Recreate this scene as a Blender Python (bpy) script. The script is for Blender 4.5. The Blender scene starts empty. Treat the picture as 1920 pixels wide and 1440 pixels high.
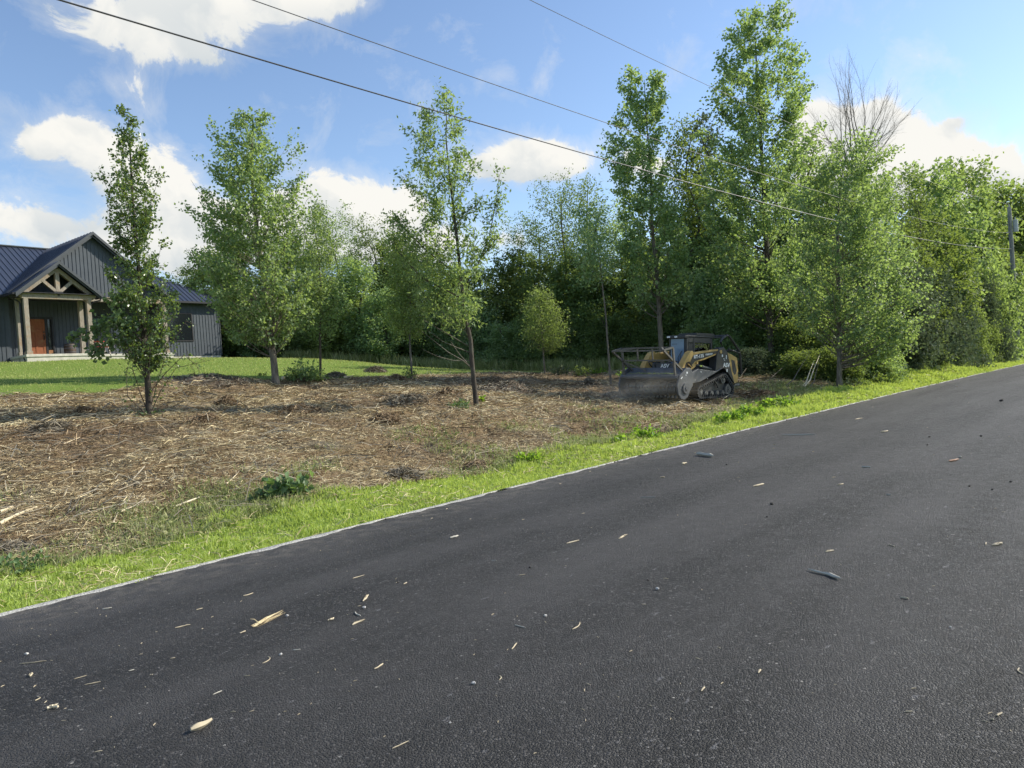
import bpy, math, random
import numpy as np
from mathutils import Matrix, Vector
sc = bpy.context.scene
COL = sc.collection
rng = np.random.default_rng(7)
random.seed(7)
R = math.radians

# ------------------------------------------------------------------ camera
FPX = 1400.0; EYE = 1.6
ROLL = R(4.0); PITCH = math.atan((720 - 703) / FPX)
f0 = np.array([0, math.cos(PITCH), -math.sin(PITCH)]); u0 = np.array([0, math.sin(PITCH), math.cos(PITCH)]); x0 = np.array([1., 0, 0])
cr = x0 * math.cos(ROLL) - u0 * math.sin(ROLL); cu = u0 * math.cos(ROLL) + x0 * math.sin(ROLL)
CAM = np.array([0, 0, EYE])
cam = bpy.data.cameras.new('camera'); camo = bpy.data.objects.new('camera', cam); COL.objects.link(camo)
cam.sensor_width = 36; cam.lens = FPX / 1920 * 36; cam.clip_start = 0.05; cam.clip_end = 5000
camo.matrix_world = Matrix(((cr[0], cu[0], -f0[0], 0), (cr[1], cu[1], -f0[1], 0), (cr[2], cu[2], -f0[2], EYE), (0, 0, 0, 1)))
sc.camera = camo
sc.view_settings.view_transform = 'Standard'; sc.view_settings.look = 'None'
sc.view_settings.exposure = 0.92; sc.view_settings.gamma = 1
sc.cycles.max_bounces = 6; sc.cycles.diffuse_bounces = 3; sc.cycles.glossy_bounces = 2; sc.cycles.volume_bounces = 2; sc.cycles.transparent_max_bounces = 8
sc.cycles.volume_step_rate = 1.0

def ray(px, py): return f0 + cr * (px - 960) / FPX - cu * (py - 720) / FPX
def P(px, py, d): return CAM + ray(px, py) * d
def G(px, py, z=0.0):
    q = ray(px, py); return CAM + q * ((z - EYE) / q[2])
def YH(px): return 770 - 0.06993 * px + 0.0

# ------------------------------------------------------------------ node helpers
def newmat(name):
    m = bpy.data.materials.new(name); m.use_nodes = True
    nt = m.node_tree; nt.nodes.clear()
    return m, nt
class NT:
    def __init__(s, nt): s.nt = nt
    def n(s, typ, **kw):
        nd = s.nt.nodes.new(typ)
        for k, v in kw.items():
            if k.startswith('_'): setattr(nd, k[1:], v)
        return nd
    def l(s, a, b): s.nt.links.new(a, b)
    def inp(s, sock, v):
        if hasattr(v, 'is_output') : s.l(v, sock)
        elif isinstance(v, bpy.types.NodeSocket): s.l(v, sock)
        else: sock.default_value = v
    def math(s, op, a, b=None, c=None, clamp=False):
        nd = s.nt.nodes.new('ShaderNodeMath'); nd.operation = op; nd.use_clamp = clamp
        s.inp(nd.inputs[0], a)
        if b is not None: s.inp(nd.inputs[1], b)
        if c is not None: s.inp(nd.inputs[2], c)
        return nd.outputs[0]
    def mix(s, f, a, b, blend='MIX'):
        nd = s.nt.nodes.new('ShaderNodeMix'); nd.data_type = 'RGBA'; nd.blend_type = blend
        s.inp(nd.inputs[0], f)
        for i, v in ((6, a), (7, b)):
            if isinstance(v, (tuple, list)): v = (*v[:3], 1)
            s.inp(nd.inputs[i], v)
        return nd.outputs[2]
    def noise(s, vec, scale, detail=3, rough=.5, dist=0):
        nd = s.nt.nodes.new('ShaderNodeTexNoise'); nd.inputs['Scale'].default_value = scale
        nd.inputs['Detail'].default_value = detail; nd.inputs['Roughness'].default_value = rough
        nd.inputs['Distortion'].default_value = dist
        if vec is not None: s.l(vec, nd.inputs['Vector'])
        return nd.outputs['Fac']
    def ramp(s, f, stops, interp='LINEAR'):
        nd = s.nt.nodes.new('ShaderNodeValToRGB'); cr_ = nd.color_ramp; cr_.interpolation = interp
        while len(cr_.elements) < len(stops): cr_.elements.new(.5)
        for e, (p, c) in zip(cr_.elements, stops):
            e.position = p; e.color = (*c, 1) if isinstance(c, (tuple, list)) else (c, c, c, 1)
        s.inp(nd.inputs[0], f); return nd.outputs[0]
    def mapr(s, v, a, b, c=0., d=1., smooth=False):
        nd = s.nt.nodes.new('ShaderNodeMapRange')
        if smooth: nd.interpolation_type = 'SMOOTHSTEP'
        s.inp(nd.inputs[0], v)
        for i, x in enumerate((a, b, c, d)): nd.inputs[i + 1].default_value = x
        return nd.outputs[0]
def coords(t, kind='Object', scale=None, rot=None):
    c = t.n('ShaderNodeTexCoord'); o = c.outputs[kind]
    if scale or rot:
        m = t.n('ShaderNodeMapping')
        if scale: m.inputs['Scale'].default_value = scale
        if rot: m.inputs['Rotation'].default_value = rot
        t.l(o, m.inputs['Vector']); o = m.outputs[0]
    return o
def principled(t, color, rough=.6, metal=0, spec=.5, bump=None, bstr=.3, bdist=.02, coat=0):
    b = t.n('ShaderNodeBsdfPrincipled')
    if isinstance(color, (tuple, list)): b.inputs['Base Color'].default_value = (*color[:3], 1)
    else: t.l(color, b.inputs['Base Color'])
    t.inp(b.inputs['Roughness'], rough); b.inputs['Metallic'].default_value = metal
    b.inputs['Specular IOR Level'].default_value = spec
    if coat: b.inputs['Coat Weight'].default_value = coat
    if bump is not None:
        bn = t.n('ShaderNodeBump'); bn.inputs['Strength'].default_value = bstr; bn.inputs['Distance'].default_value = bdist
        t.l(bump, bn.inputs['Height']); t.l(bn.outputs[0], b.inputs['Normal'])
    return b
def out(t, sh, vol=None):
    o = t.n('ShaderNodeOutputMaterial')
    if sh is not None: t.l(sh, o.inputs['Surface'])
    if vol is not None: t.l(vol, o.inputs['Volume'])
def simple(name, col, rough=.6, metal=0, spec=.5, var=.25, scale=6, bstr=.15, coat=0, vscale=None, bscale=40):
    m, nt = newmat(name); t = NT(nt); c = coords(t, scale=vscale)
    n1 = t.noise(c, scale, 5, .6); n2 = t.noise(c, bscale, 3, .6)
    lo = tuple(x * (1 - var) for x in col); hi = tuple(min(1, x * (1 + var)) for x in col)
    cc = t.ramp(n1, [(.3, lo), (.7, hi)])
    rr = t.mapr(n2, .3, .7, max(.05, rough - .1), min(1, rough + .1))
    out(t, principled(t, cc, rr, metal, spec, n2, bstr, .01, coat).outputs[0]); return m

# ------------------------------------------------------------------ sun + sky
SUN_AZ, SUN_EL = R(72), R(33)           # azimuth clockwise from +Y
sun = bpy.data.lights.new('sun', 'SUN'); suno = bpy.data.objects.new('sun', sun); COL.objects.link(suno)
sun.energy = 3.7; sun.angle = R(.55); sun.color = (1.0, .93, .80)
sd = Vector((math.sin(SUN_AZ) * math.cos(SUN_EL), math.cos(SUN_AZ) * math.cos(SUN_EL), math.sin(SUN_EL)))
suno.rotation_euler = sd.to_track_quat('Z', 'Y').to_euler()
w = bpy.data.worlds.new('World'); sc.world = w; w.use_nodes = True
w.node_tree.nodes.clear(); t = NT(w.node_tree)
sky = t.n('ShaderNodeTexSky'); sky.sky_type = 'NISHITA'; sky.sun_disc = False
sky.sun_elevation = SUN_EL; sky.sun_rotation = SUN_AZ; sky.air_density = 1.0; sky.dust_density = .25; sky.ozone_density = 1.5
SKY_STR = .108
tc = t.n('ShaderNodeTexCoord'); gen = tc.outputs['Generated']
sp = t.n('ShaderNodeSeparateXYZ'); t.l(gen, sp.inputs[0])
az = t.math('ARCTAN2', sp.outputs[0], sp.outputs[1]); el = t.math('ARCSINE', sp.outputs[2])
nfine = t.noise(gen, 11, 9, .66, .5)
vo = t.n('ShaderNodeTexVoronoi', _feature='SMOOTH_F1'); vo.inputs['Scale'].default_value = 15; vo.inputs['Smoothness'].default_value = .35; vw = t.n('ShaderNodeVectorMath', _operation='ADD')
nw = t.n('ShaderNodeTexNoise'); nw.inputs['Scale'].default_value = 14; nw.inputs['Detail'].default_value = 4; t.l(gen, nw.inputs['Vector']); vs_ = t.n('ShaderNodeVectorMath', _operation='SCALE'); vs_.inputs['Scale'].default_value = .07; t.l(nw.outputs['Color'], vs_.inputs[0]); t.l(gen, vw.inputs[0]); t.l(vs_.outputs[0], vw.inputs[1]); t.l(vw.outputs[0], vo.inputs['Vector'])
billow = t.math('SUBTRACT', .5, vo.outputs['Distance']); nbig = t.noise(gen, 3.2, 4, .5)
# cloud banks: px, py, rx, ry (photo pixels, turned into sky azimuth and elevation), weight
CL = [(330, 15, 150, 75, 1), (480, 0, 150, 55, 1), (590, -10, 90, 40, .9), (320, 100, 75, 45, .62), (260, 60, 90, 45, .6),
      (385, 110, 50, 35, .55), (110, 250, 75, 40, 1), (185, 285, 85, 55, 1.1), (280, 350, 90, 80, 1.1), (360, 430, 90, 80, 1.1), (275, 440, 60, 60, 1),
      (30, 410, 105, 60, 1.15), (0, 200, 40, 35, .6), (230, 160, 45, 25, .42), (450, 460, 120, 60, 1), (540, 430, 80, 60, .9), (640, 5, 60, 25, .5), (70, 270, 40, 30, .7), (1600, 340, 160, 60, 1), (1800, 320, 70, 40, .9), (1020, 285, 90, 35, .6), (880, 300, 50, 30, .5),
      (600, 370, 70, 55, 1), (690, 400, 90, 65, 1.1), (640, 450, 130, 60, 1.05), (760, 400, 60, 40, .9),
      (960, 295, 60, 42, .9), (1060, 318, 55, 35, .9), (1000, 320, 75, 30, 1), (960, 455, 50, 38, 1), (830, 460, 60, 40, .8),
      (1230, 330, 60, 50, .7), (1640, 265, 95, 55, 1.1), (1590, 240, 75, 45, 1.0), (1720, 290, 85, 50, 1.1), (1700, 340, 170, 55, 1.1), (1890, 330, 70, 50, 1.05), (1510, 260, 50, 60, .9),
      (1790, 228, 26, 10, .5), (1850, 150, 150, 60, .33), (1480, 20, 160, 40, .28)]
mask = None; low = None
for (px, py, rx, ry, wt) in CL:
    q = ray(px, py); q = q / np.linalg.norm(q)
    a0 = math.atan2(q[0], q[1]); e0 = math.asin(q[2])
    q2 = ray(px + 10, py); q2 = q2 / np.linalg.norm(q2); ka = abs(math.atan2(q2[0], q2[1]) - a0) / 10
    q3 = ray(px, py - 10); q3 = q3 / np.linalg.norm(q3); ke = abs(math.asin(q3[2]) - e0) / 10
    da = t.math('MULTIPLY', t.math('SUBTRACT', az, a0), 1 / (rx * ka)); de = t.math('MULTIPLY', t.math('SUBTRACT', el, e0), 1 / (ry * ke))
    d2 = t.math('ADD', t.math('MULTIPLY', da, da), t.math('MULTIPLY', de, de))
    v = t.math('MULTIPLY', t.math('POWER', 2.718, t.math('MULTIPLY', d2, -0.85)), wt)
    mask = v if mask is None else t.math('ADD', mask, v)
    lo_ = t.math('MULTIPLY', v, t.math('MULTIPLY', de, -1.0))
    low = lo_ if low is None else t.math('ADD', low, lo_)
# elsewhere in the sky (behind the camera) loose noise clouds
back = t.math('MULTIPLY', t.mapr(nbig, .5, .62, 0, .9), t.mapr(sp.outputs[1], .15, -.2, 0, 1))
mask = t.math('ADD', mask, back)
mask2 = t.math('MINIMUM', mask, 1.5)
edge = t.math('ADD', t.math('MULTIPLY', mask2, .85), t.math('ADD', t.math('MULTIPLY', t.math('SUBTRACT', nfine, .5), 2.8), t.math('MULTIPLY', billow, .55)))
dens = t.mapr(edge, .46, .86, 0, 1, True)
wisp = t.mapr(edge, .10, .8, 0, .38)
dens = t.math('MAXIMUM', dens, wisp)
def field(off):
    mp = t.n('ShaderNodeMapping'); mp.inputs['Location'].default_value = off; t.l(vw.outputs[0], mp.inputs[0]); v_ = t.n('ShaderNodeTexVoronoi', _feature='SMOOTH_F1'); v_.inputs['Scale'].default_value = 11; v_.inputs['Smoothness'].default_value = .5; t.l(mp.outputs[0], v_.inputs['Vector'])
    return t.math('ADD', t.math('MULTIPLY', v_.outputs['Distance'], -1), t.math('MULTIPLY', t.noise(mp.outputs[0], 8, 5, .6), 1.2))
relief = t.math('SUBTRACT', field((0, 0, 0)), field(tuple(.022 * x for x in (sd[0], sd[1], sd[2] + .5))))
n3 = t.math('ADD', .5, t.math('MULTIPLY', relief, -1.1))
shade = t.math('ADD', t.math('MULTIPLY', t.mapr(n3, .35, .68, 0, 1), .55), t.math('MULTIPLY', t.math('DIVIDE', low, t.math('MAXIMUM', mask, .3)), .5), clamp=True)
CLB = .51
ccol = t.mix(shade, (1.0 * CLB, .985 * CLB, .93 * CLB), (.60 * CLB, .67 * CLB, .72 * CLB))
skyc = t.mix(1.0, sky.outputs[0], (SKY_STR * .92, SKY_STR * .93, SKY_STR * .97), 'MULTIPLY')
fin = t.mix(dens, skyc, ccol)
bg = t.n('ShaderNodeBackground'); t.l(fin, bg.inputs[0]); bg.inputs[1].default_value = 1
wo = t.n('ShaderNodeOutputWorld'); t.l(bg.outputs[0], wo.inputs[0])
w.cycles.sampling_method = 'MANUAL'; w.cycles.sample_map_resolution = 512

# ------------------------------------------------------------------ object helpers
def tag(o, label=None, cat=None, group=None, kind=None):
    if label: o['label'] = label
    if cat: o['category'] = cat
    if group: o['group'] = group
    if kind: o['kind'] = kind
    return o
def empty(name, loc=(0, 0, 0), rz=0, parent=None):
    o = bpy.data.objects.new(name, None); COL.objects.link(o); o.location = loc; o.rotation_euler = (0, 0, rz); o.empty_display_size = .2
    if parent: o.parent = parent
    return o
def mesh_np(name, verts, faces, mat, parent=None, smooth=False, nper=None):
    """verts (N,3); faces (M,k) int array or list"""
    me = bpy.data.meshes.new(name)
    verts = np.asarray(verts, dtype=np.float32)
    if isinstance(faces, np.ndarray):
        k = faces.shape[1]; M = len(faces)
        me.vertices.add(len(verts)); me.vertices.foreach_set('co', verts.ravel())
        me.loops.add(M * k); me.loops.foreach_set('vertex_index', faces.astype(np.int32).ravel())
        me.polygons.add(M); me.polygons.foreach_set('loop_start', np.arange(0, M * k, k, dtype=np.int32))
        me.polygons.foreach_set('loop_total', np.full(M, k, dtype=np.int32))
        me.update(calc_edges=True)
    else:
        me.from_pydata([tuple(map(float, v)) for v in verts], [], faces); me.update()
    me.polygons.foreach_set('use_smooth', np.full(len(me.polygons), smooth, dtype=bool))
    for m in (mat if isinstance(mat, (list, tuple)) else [mat]): me.materials.append(m)
    o = bpy.data.objects.new(name, me); COL.objects.link(o)
    if parent: o.parent = parent
    return o
class MB:
    """collects shapes, builds one mesh"""
    def __init__(s): s.v = []; s.f = []; s.sm = []
    def add(s, vs, fs, smooth=False):
        b = len(s.v); s.v += [tuple(map(float, v)) for v in vs]
        s.f += [tuple(b + i for i in f) for f in fs]; s.sm += [smooth] * len(fs)
    def box(s, lo, hi, M=None):
        (a, b, c), (d, e, f) = lo, hi
        vs = [(a, b, c), (d, b, c), (d, e, c), (a, e, c), (a, b, f), (d, b, f), (d, e, f), (a, e, f)]
        if M is not None: vs = [M @ Vector(v) for v in vs]
        s.add(vs, [(0, 3, 2, 1), (4, 5, 6, 7), (0, 1, 5, 4), (1, 2, 6, 5), (2, 3, 7, 6), (3, 0, 4, 7)])
    def prism(s, poly, a, b, axis='y'):
        """polygon (p,q) extruded from a to b along axis; 'y': (x,z), 'x': (y,z), 'z': (x,y)"""
        def mk(p, q, c): return {'y': (p, c, q), 'x': (c, p, q), 'z': (p, q, c)}[axis]
        n = len(poly); vs = [mk(p, q, a) for p, q in poly] + [mk(p, q, b) for p, q in poly]
        fs = [tuple(range(n)), tuple(range(2 * n - 1, n - 1, -1))] + [(i, i + n, (i + 1) % n + n, (i + 1) % n) for i in range(n)]
        s.add(vs, fs)
    def bar(s, p, q, w, h=None, up=(0, 0, 1)):
        p, q = Vector(p), Vector(q); h = h or w; d = (q - p).normalized(); u_ = Vector(up)
        if abs(d.dot(u_)) > .98: u_ = Vector((1, 0, 0))
        a = d.cross(u_).normalized() * w / 2; b = a.cross(d).normalized() * h / 2
        vs = [p - a - b, p + a - b, p + a + b, p - a + b, q - a - b, q + a - b, q + a + b, q - a + b]
        s.add(vs, [(0, 1, 2, 3), (7, 6, 5, 4), (0, 4, 5, 1), (1, 5, 6, 2), (2, 6, 7, 3), (3, 7, 4, 0)])
    def tube(s, pts, r, n=8, cap=True):
        pts = [Vector(p) for p in pts]; m = len(pts)
        rs = r if isinstance(r, (list, tuple, np.ndarray)) else [r] * m
        vs = []; ref = Vector((0, 0, 1))
        for i, p in enumerate(pts):
            d = (pts[min(i + 1, m - 1)] - pts[max(i - 1, 0)])
            if d.length < 1e-9: d = Vector((0, 0, 1))
            d.normalize()
            if abs(d.dot(ref)) > .95: ref = Vector((1, 0, 0)) if abs(d.x) < .9 else Vector((0, 1, 0))
            a = d.cross(ref).normalized(); b = a.cross(d)
            for k in range(n):
                th = 2 * math.pi * k / n; vs.append(p + (a * math.cos(th) + b * math.sin(th)) * rs[i])
        fs = [(i * n + k, i * n + (k + 1) % n, (i + 1) * n + (k + 1) % n, (i + 1) * n + k) for i in range(m - 1) for k in range(n)]
        if cap: fs += [tuple(range(n - 1, -1, -1)), tuple((m - 1) * n + k for k in range(n))]
        s.add(vs, fs, True)
    def cyl(s, c, r, h, axis='y', n=20, r2=None):
        c = Vector(c); ax = {'x': Vector((1, 0, 0)), 'y': Vector((0, 1, 0)), 'z': Vector((0, 0, 1))}[axis]
        s.tube([c - ax * h / 2, c + ax * h / 2], [r, r2 if r2 is not None else r], n)
    def build(s, name, mat, parent=None, bevel=0, smooth_angle=None):
        me = bpy.data.meshes.new(name); me.from_pydata(s.v, [], s.f); me.update()
        me.polygons.foreach_set('use_smooth', s.sm)
        for m in (mat if isinstance(mat, (list, tuple)) else [mat]): me.materials.append(m)
        o = bpy.data.objects.new(name, me); COL.objects.link(o)
        if parent: o.parent = parent
        if bevel:
            bv = o.modifiers.new('bevel', 'BEVEL'); bv.width = bevel; bv.segments = 2; bv.limit_method = 'ANGLE'; bv.angle_limit = R(40)
        if any(s.sm): me.set_sharp_from_angle(angle=R(40))
        return o
def text_mesh(name, body, size, mat, parent, M, extrude=.004, shear=0, xs=1.0):
    cu_ = bpy.data.curves.new(name, 'FONT'); cu_.body = body; cu_.size = size; cu_.extrude = extrude; cu_.align_x = 'CENTER'; cu_.align_y = 'CENTER'; cu_.shear = shear; cu_.offset = size * .02
    tmp = bpy.data.objects.new(name + '_tmp', cu_); COL.objects.link(tmp)
    dg = bpy.context.evaluated_depsgraph_get(); dg.update()
    me = bpy.data.meshes.new_from_object(tmp.evaluated_get(dg)); bpy.data.objects.remove(tmp)
    me.materials.clear(); me.materials.append(mat); me.name = name
    me.transform(M @ Matrix.Diagonal((xs, 1, 1, 1)))
    o = bpy.data.objects.new(name, me); COL.objects.link(o); o.parent = parent; return o

# ------------------------------------------------------------------ noise + terrain
_perm = np.random.default_rng(3).random((256, 256))
def vnoise(x, y, s):
    x = np.asarray(x) * s + 1000; y = np.asarray(y) * s + 1000
    xi = np.floor(x).astype(int); yi = np.floor(y).astype(int); fx = x - xi; fy = y - yi
    fx = fx * fx * (3 - 2 * fx); fy = fy * fy * (3 - 2 * fy)
    g = lambda a, b: _perm[a % 256, b % 256]
    return (g(xi, yi) * (1 - fx) + g(xi + 1, yi) * fx) * (1 - fy) + (g(xi, yi + 1) * (1 - fx) + g(xi + 1, yi + 1) * fx) * fy - .5
EDGE = [(0, 1159), (277, 1090), (540, 1021), (700, 983), (933, 923), (1100, 880), (1308, 829), (1400, 806), (1575, 763), (1725, 729), (1920, 683)]
EP = np.array([G(*p)[:2] for p in EDGE]); A0 = EP[0]
ev = np.array([.66, .7513]); ev /= np.linalg.norm(ev); nv = np.array([-ev[1], ev[0]])
ek = (EP - A0) @ ev; eo = (EP - A0) @ nv
pf = np.polyfit(ek, eo, 2)
def eoff(k):
    kc = np.clip(k, -8, 60); v = np.polyval(pf, kc); s = 2 * pf[0] * kc + pf[1]
    return v + s * (k - kc)
def kt(x, y):
    x = np.asarray(x, float); y = np.asarray(y, float)
    k = (x - A0[0]) * ev[0] + (y - A0[1]) * ev[1]; t_ = (x - A0[0]) * nv[0] + (y - A0[1]) * nv[1] - eoff(k)
    return k, t_
def from_kt(k, t_):
    k = np.asarray(k, float); o = eoff(k) + t_
    return A0[0] + k * ev[0] + o * nv[0], A0[1] + k * ev[1] + o * nv[1]
al = R(38); HU = np.array([math.sin(al), math.cos(al), 0]); HV = np.array([-math.cos(al), math.sin(al), 0]); HO = P(54, 665, 38)
def hw(u, v, z=0): return HO + HU * u + HV * v + np.array([0, 0, z])
CPT = [(280, 777, 17), (0, 800, 15.5), (0, 905, 11), (160, 850, 13), (500, 850, 13), (700, 800, 16.5), (893, 757, 20), (517, 722, 26), (425, 757, 21), (1290, 746, 26), (1180, 748, 25.5),
       (1100, 722, 30), (1022, 701, 36), (1147, 723, 31), (1240, 708, 33), (1440, 692, 34), (1570, 717, 28.5), (1500, 742, 25.5), (1000, 780, 19.5), (1150, 770, 21.5),
       (0, 745, 19.5), (200, 742, 20.5), (330, 720, 23.5), (450, 714, 25.5), (600, 712, 28), (760, 707, 31), (900, 701, 34), (1150, 697, 40),
       (560, 673, 44), (660, 677, 45), (790, 693, 47), (900, 697, 48), (1100, 698, 46), (250, 702, 30), (50, 703, 31), (400, 694, 33), (660, 694, 36), (1300, 690, 42), (1700, 690, 36)]
pts = [tuple(P(*c)) for c in CPT]
for kk in np.arange(-20, 90, 6):
    for tt, zz in ((0.05, 0.0), (2.0, .02), (-9, 0), (-20, 0)):
        xx, yy = from_kt(kk, tt); pts.append((xx, yy, zz))
for kk in (-12, -4, 2, 8, 14): xx, yy = from_kt(kk, 2.75); pts.append((xx, yy, -.16))
for (u_, v_, z_) in ((-8, 0, -.4), (0, -.5, -.38), (3, -.5, -.36), (7.7, .6, -.42), (11.9, 1.9, -.45), (12.5, 6, -.6), (-8, 12, -.4), (5, 14, -.5)): pts.append(tuple(hw(u_, v_, z_)))
pts += [(-60, 20, 4), (-60, 60, 5), (-30, 80, 4), (-12, 60, 2.4), (0, 65, 1.8), (15, 60, 1.6), (30, 75, 2), (50, 70, 1.5), (26, 50, 1.0), (22, 40, .8), (-40, 5, 2.5), (-25, 3, 1.0), (-22, 14, 2.6), (0, 110, 1.5), (60, 110, 1.5), (-60, 110, 3)]
TP = np.array(pts)
def _phi(r2): return np.where(r2 > 1e-9, .5 * r2 * np.log(np.maximum(r2, 1e-9)), 0)
_n = len(TP); _d2 = ((TP[:, None, :2] - TP[None, :, :2]) ** 2).sum(-1)
_K = _phi(_d2) + np.eye(_n) * 1.5; _Q = np.c_[np.ones(_n), TP[:, :2]]
_A = np.block([[_K, _Q], [_Q.T, np.zeros((3, 3))]]); _sol = np.linalg.solve(_A, np.r_[TP[:, 2], 0, 0, 0])
def smooth01(a): a = np.clip(a, 0, 1); return a * a * (3 - 2 * a)
def height(x, y, bumps=True):
    x = np.atleast_1d(np.asarray(x, float)).ravel(); y = np.atleast_1d(np.asarray(y, float)).ravel()
    z = np.empty(len(x))
    for i in range(0, len(x), 40000):
        xs, ys = x[i:i + 40000], y[i:i + 40000]
        r2 = (xs[:, None] - TP[None, :, 0]) ** 2 + (ys[:, None] - TP[None, :, 1]) ** 2
        z[i:i + 40000] = _phi(r2) @ _sol[:_n] + _sol[_n] + _sol[_n + 1] * xs + _sol[_n + 2] * ys
    k, t_ = kt(x, y)
    rr = np.hypot(x, y - 30); far = smooth01((rr - 85) / 60)
    z = np.clip(z, -.6, 6); z = z * (1 - far) + 1.0 * far
    a = smooth01(t_ / .5); z = z * a + (-.03) * (1 - a)                       # flat bed beside and under the road
    if bumps:
        m = mulchw(x, y)
        z = z + m * (vnoise(x, y, 1.3) * .10 + vnoise(x, y, 3.1) * .09 + vnoise(x, y, 7) * .05) * smooth01((t_ - 2) / 1.5)
        z = z + (1 - m) * vnoise(x, y, .5) * .05 * smooth01((t_ - 1) / 3)
    return z
LB = [(-400, 18.5), (0, 19.8), (200, 20.8), (330, 24.5), (450, 26), (520, 27.3), (600, 28.3), (760, 31.5), (900, 34.5), (1020, 38), (1150, 41.5), (1250, 42)]
_lu = np.array([(p - 960) / FPX for p, _ in LB]); _ld = np.array([d for _, d in LB])
def mulchw(x, y):
    """1 on the mulched lot, 0 on verge / lawn / wood floor"""
    k, t_ = kt(x, y); u_ = x / np.maximum(y, .5)
    bd = np.interp(u_, _lu, _ld) + vnoise(x, y, .8) * 1.6
    m = smooth01((t_ - 2.1 + vnoise(x, y, 1.5) * .5) / .5) * smooth01((bd - y) / .8 + .5)
    m = m * smooth01((.46 + .08 * vnoise(x, y, .4) - u_) / .03 + .5)
    return m
def gz(x, y): return float(height([x], [y])[0])
def GT(px, py):
    q = ray(px, py); ds = np.linspace(4, 75, 1400); pp = CAM[None] + q[None] * ds[:, None]
    h = height(pp[:, 0], pp[:, 1]); i = np.argmax(pp[:, 2] < h)
    if pp[i, 2] >= h[i]: return pp[-1]
    return pp[i]

# ground sheet
def axis_coords(lo, hi, step, far):
    c = list(np.arange(lo, hi + 1e-6, step)); s = step
    while c[-1] < far: s *= 1.35; c.append(c[-1] + s)
    s = step
    while c[0] > -far: s *= 1.35; c.insert(0, c[0] - s)
    return np.array(c)
gx = axis_coords(-27, 22, .17, 1500); gy = axis_coords(3, 48, .17, 1500)
X, Y = np.meshgrid(gx, gy); Z = height(X.ravel(), Y.ravel())
nx, ny = len(gx), len(gy); idx = np.arange(nx * ny).reshape(ny, nx)
F = np.stack([idx[:-1, :-1], idx[:-1, 1:], idx[1:, 1:], idx[1:, :-1]], -1).reshape(-1, 4)
m, nt = newmat('ground_soil'); t = NT(nt)
c = coords(t); att = t.n('ShaderNodeAttribute', _attribute_name='mulch'); att2 = t.n('ShaderNodeAttribute', _attribute_name='lawn')
n1 = t.noise(c, .55, 4, .6); n2 = t.noise(c, 9, 6, .7, .6); n3 = t.noise(c, 40, 4, .7)
straw = t.mix(t.mapr(n2, .3, .7), (.13, .085, .045), (.36, .28, .17))
straw = t.mix(t.mapr(n1, .42, .62), straw, t.mix(t.mapr(n2, .3, .7), (.12, .078, .042), (.31, .225, .13)))
straw = t.mix(t.mapr(t.noise(c, .9, 3, .5), .55, .7, 0, .7), straw, t.mix(n3, (.10, .095, .075), (.26, .25, .2)))
straw = t.mix(t.mapr(n3, .45, .3, 0, .8), straw, (.035, .022, .014))
grass = t.mix(n2, (.06, .115, .018), (.17, .25, .045)); grass = t.mix(t.mapr(n3, .3, .7), grass, (.20, .28, .06))
floor = t.mix(n2, (.018, .022, .009), (.05, .07, .02))
base = t.mix(att2.outputs['Fac'], floor, grass); base = t.mix(att.outputs['Fac'], base, straw)
out(t, principled(t, base, .95, 0, .1, t.math('ADD', n2, n3), .9, .04).outputs[0])
ground = mesh_np('ground', np.c_[X.ravel(), Y.ravel(), Z], F, m, smooth=True); tag(ground, 'ground of the roadside lot, lawn and wood floor', 'ground', kind='structure')
def lawnw(x, y):
    k, t_ = kt(x, y); u_ = x / np.maximum(y, .5)
    bd = np.interp(u_, _lu, _ld); lim = np.interp(u_, [(0 - 960) / FPX, (400 - 960) / FPX, (800 - 960) / FPX, (1250 - 960) / FPX], [80, 56, 50.5, 46])
    l = smooth01((y - bd) / .8 + .5) * smooth01((lim - y) / 1.5) * (u_ < .23)
    strip = smooth01((2.3 - t_) / .4)
    strip2 = (t_ < -8)
    return np.clip(l + strip + strip2, 0, 1)
for nm, arr in (('mulch', mulchw(X.ravel(), Y.ravel())), ('lawn', lawnw(X.ravel(), Y.ravel()))):
    a = ground.data.attributes.new(nm, 'FLOAT', 'POINT'); a.data.foreach_set('value', arr.astype(np.float32))

# ------------------------------------------------------------------ road
m, nt = newmat('fresh_asphalt'); t = NT(nt)
c = coords(t, 'UV')
vor = t.n('ShaderNodeTexVoronoi'); vor.inputs['Scale'].default_value = 68; t.l(c, vor.inputs['Vector'])
vor2 = t.n('ShaderNodeTexVoronoi', _feature='DISTANCE_TO_EDGE'); vor2.inputs['Scale'].default_value = 68; t.l(c, vor2.inputs['Vector'])
cellv = t.n('ShaderNodeSeparateColor'); t.l(vor.outputs['Color'], cellv.inputs[0])
fine = t.noise(c, 60, 6, .75); big = t.noise(c, .55, 4, .55); mid = t.noise(c, 6, 4, .6)
strm = t.n('ShaderNodeMapping'); strm.inputs['Scale'].default_value = (.12, 1.15, 1); t.l(c, strm.inputs[0]); streak = t.noise(strm.outputs[0], 1.0, 3, .5)
agg = t.mix(t.math('POWER', cellv.outputs[0], 3.2), (.004, .004, .004), (.155, .150, .148))
agg = t.mix(t.mapr(t.noise(c, 24, 3, .6), .35, .65, .0, .75), agg, (.010, .0095, .009))
agg = t.mix(t.mapr(vor2.outputs[0], .10, .02, 0, .8), agg, (.003, .003, .0035))
agg = t.mix(t.mapr(fine, .52, .40, 0, .85), agg, (.004, .004, .0045))
agg = t.mix(t.mapr(t.math('ADD', t.math('MULTIPLY', streak, .8), t.math('MULTIPLY', big, .4)), .48, .72, 0, .8), agg, (.052, .050, .050))
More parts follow.
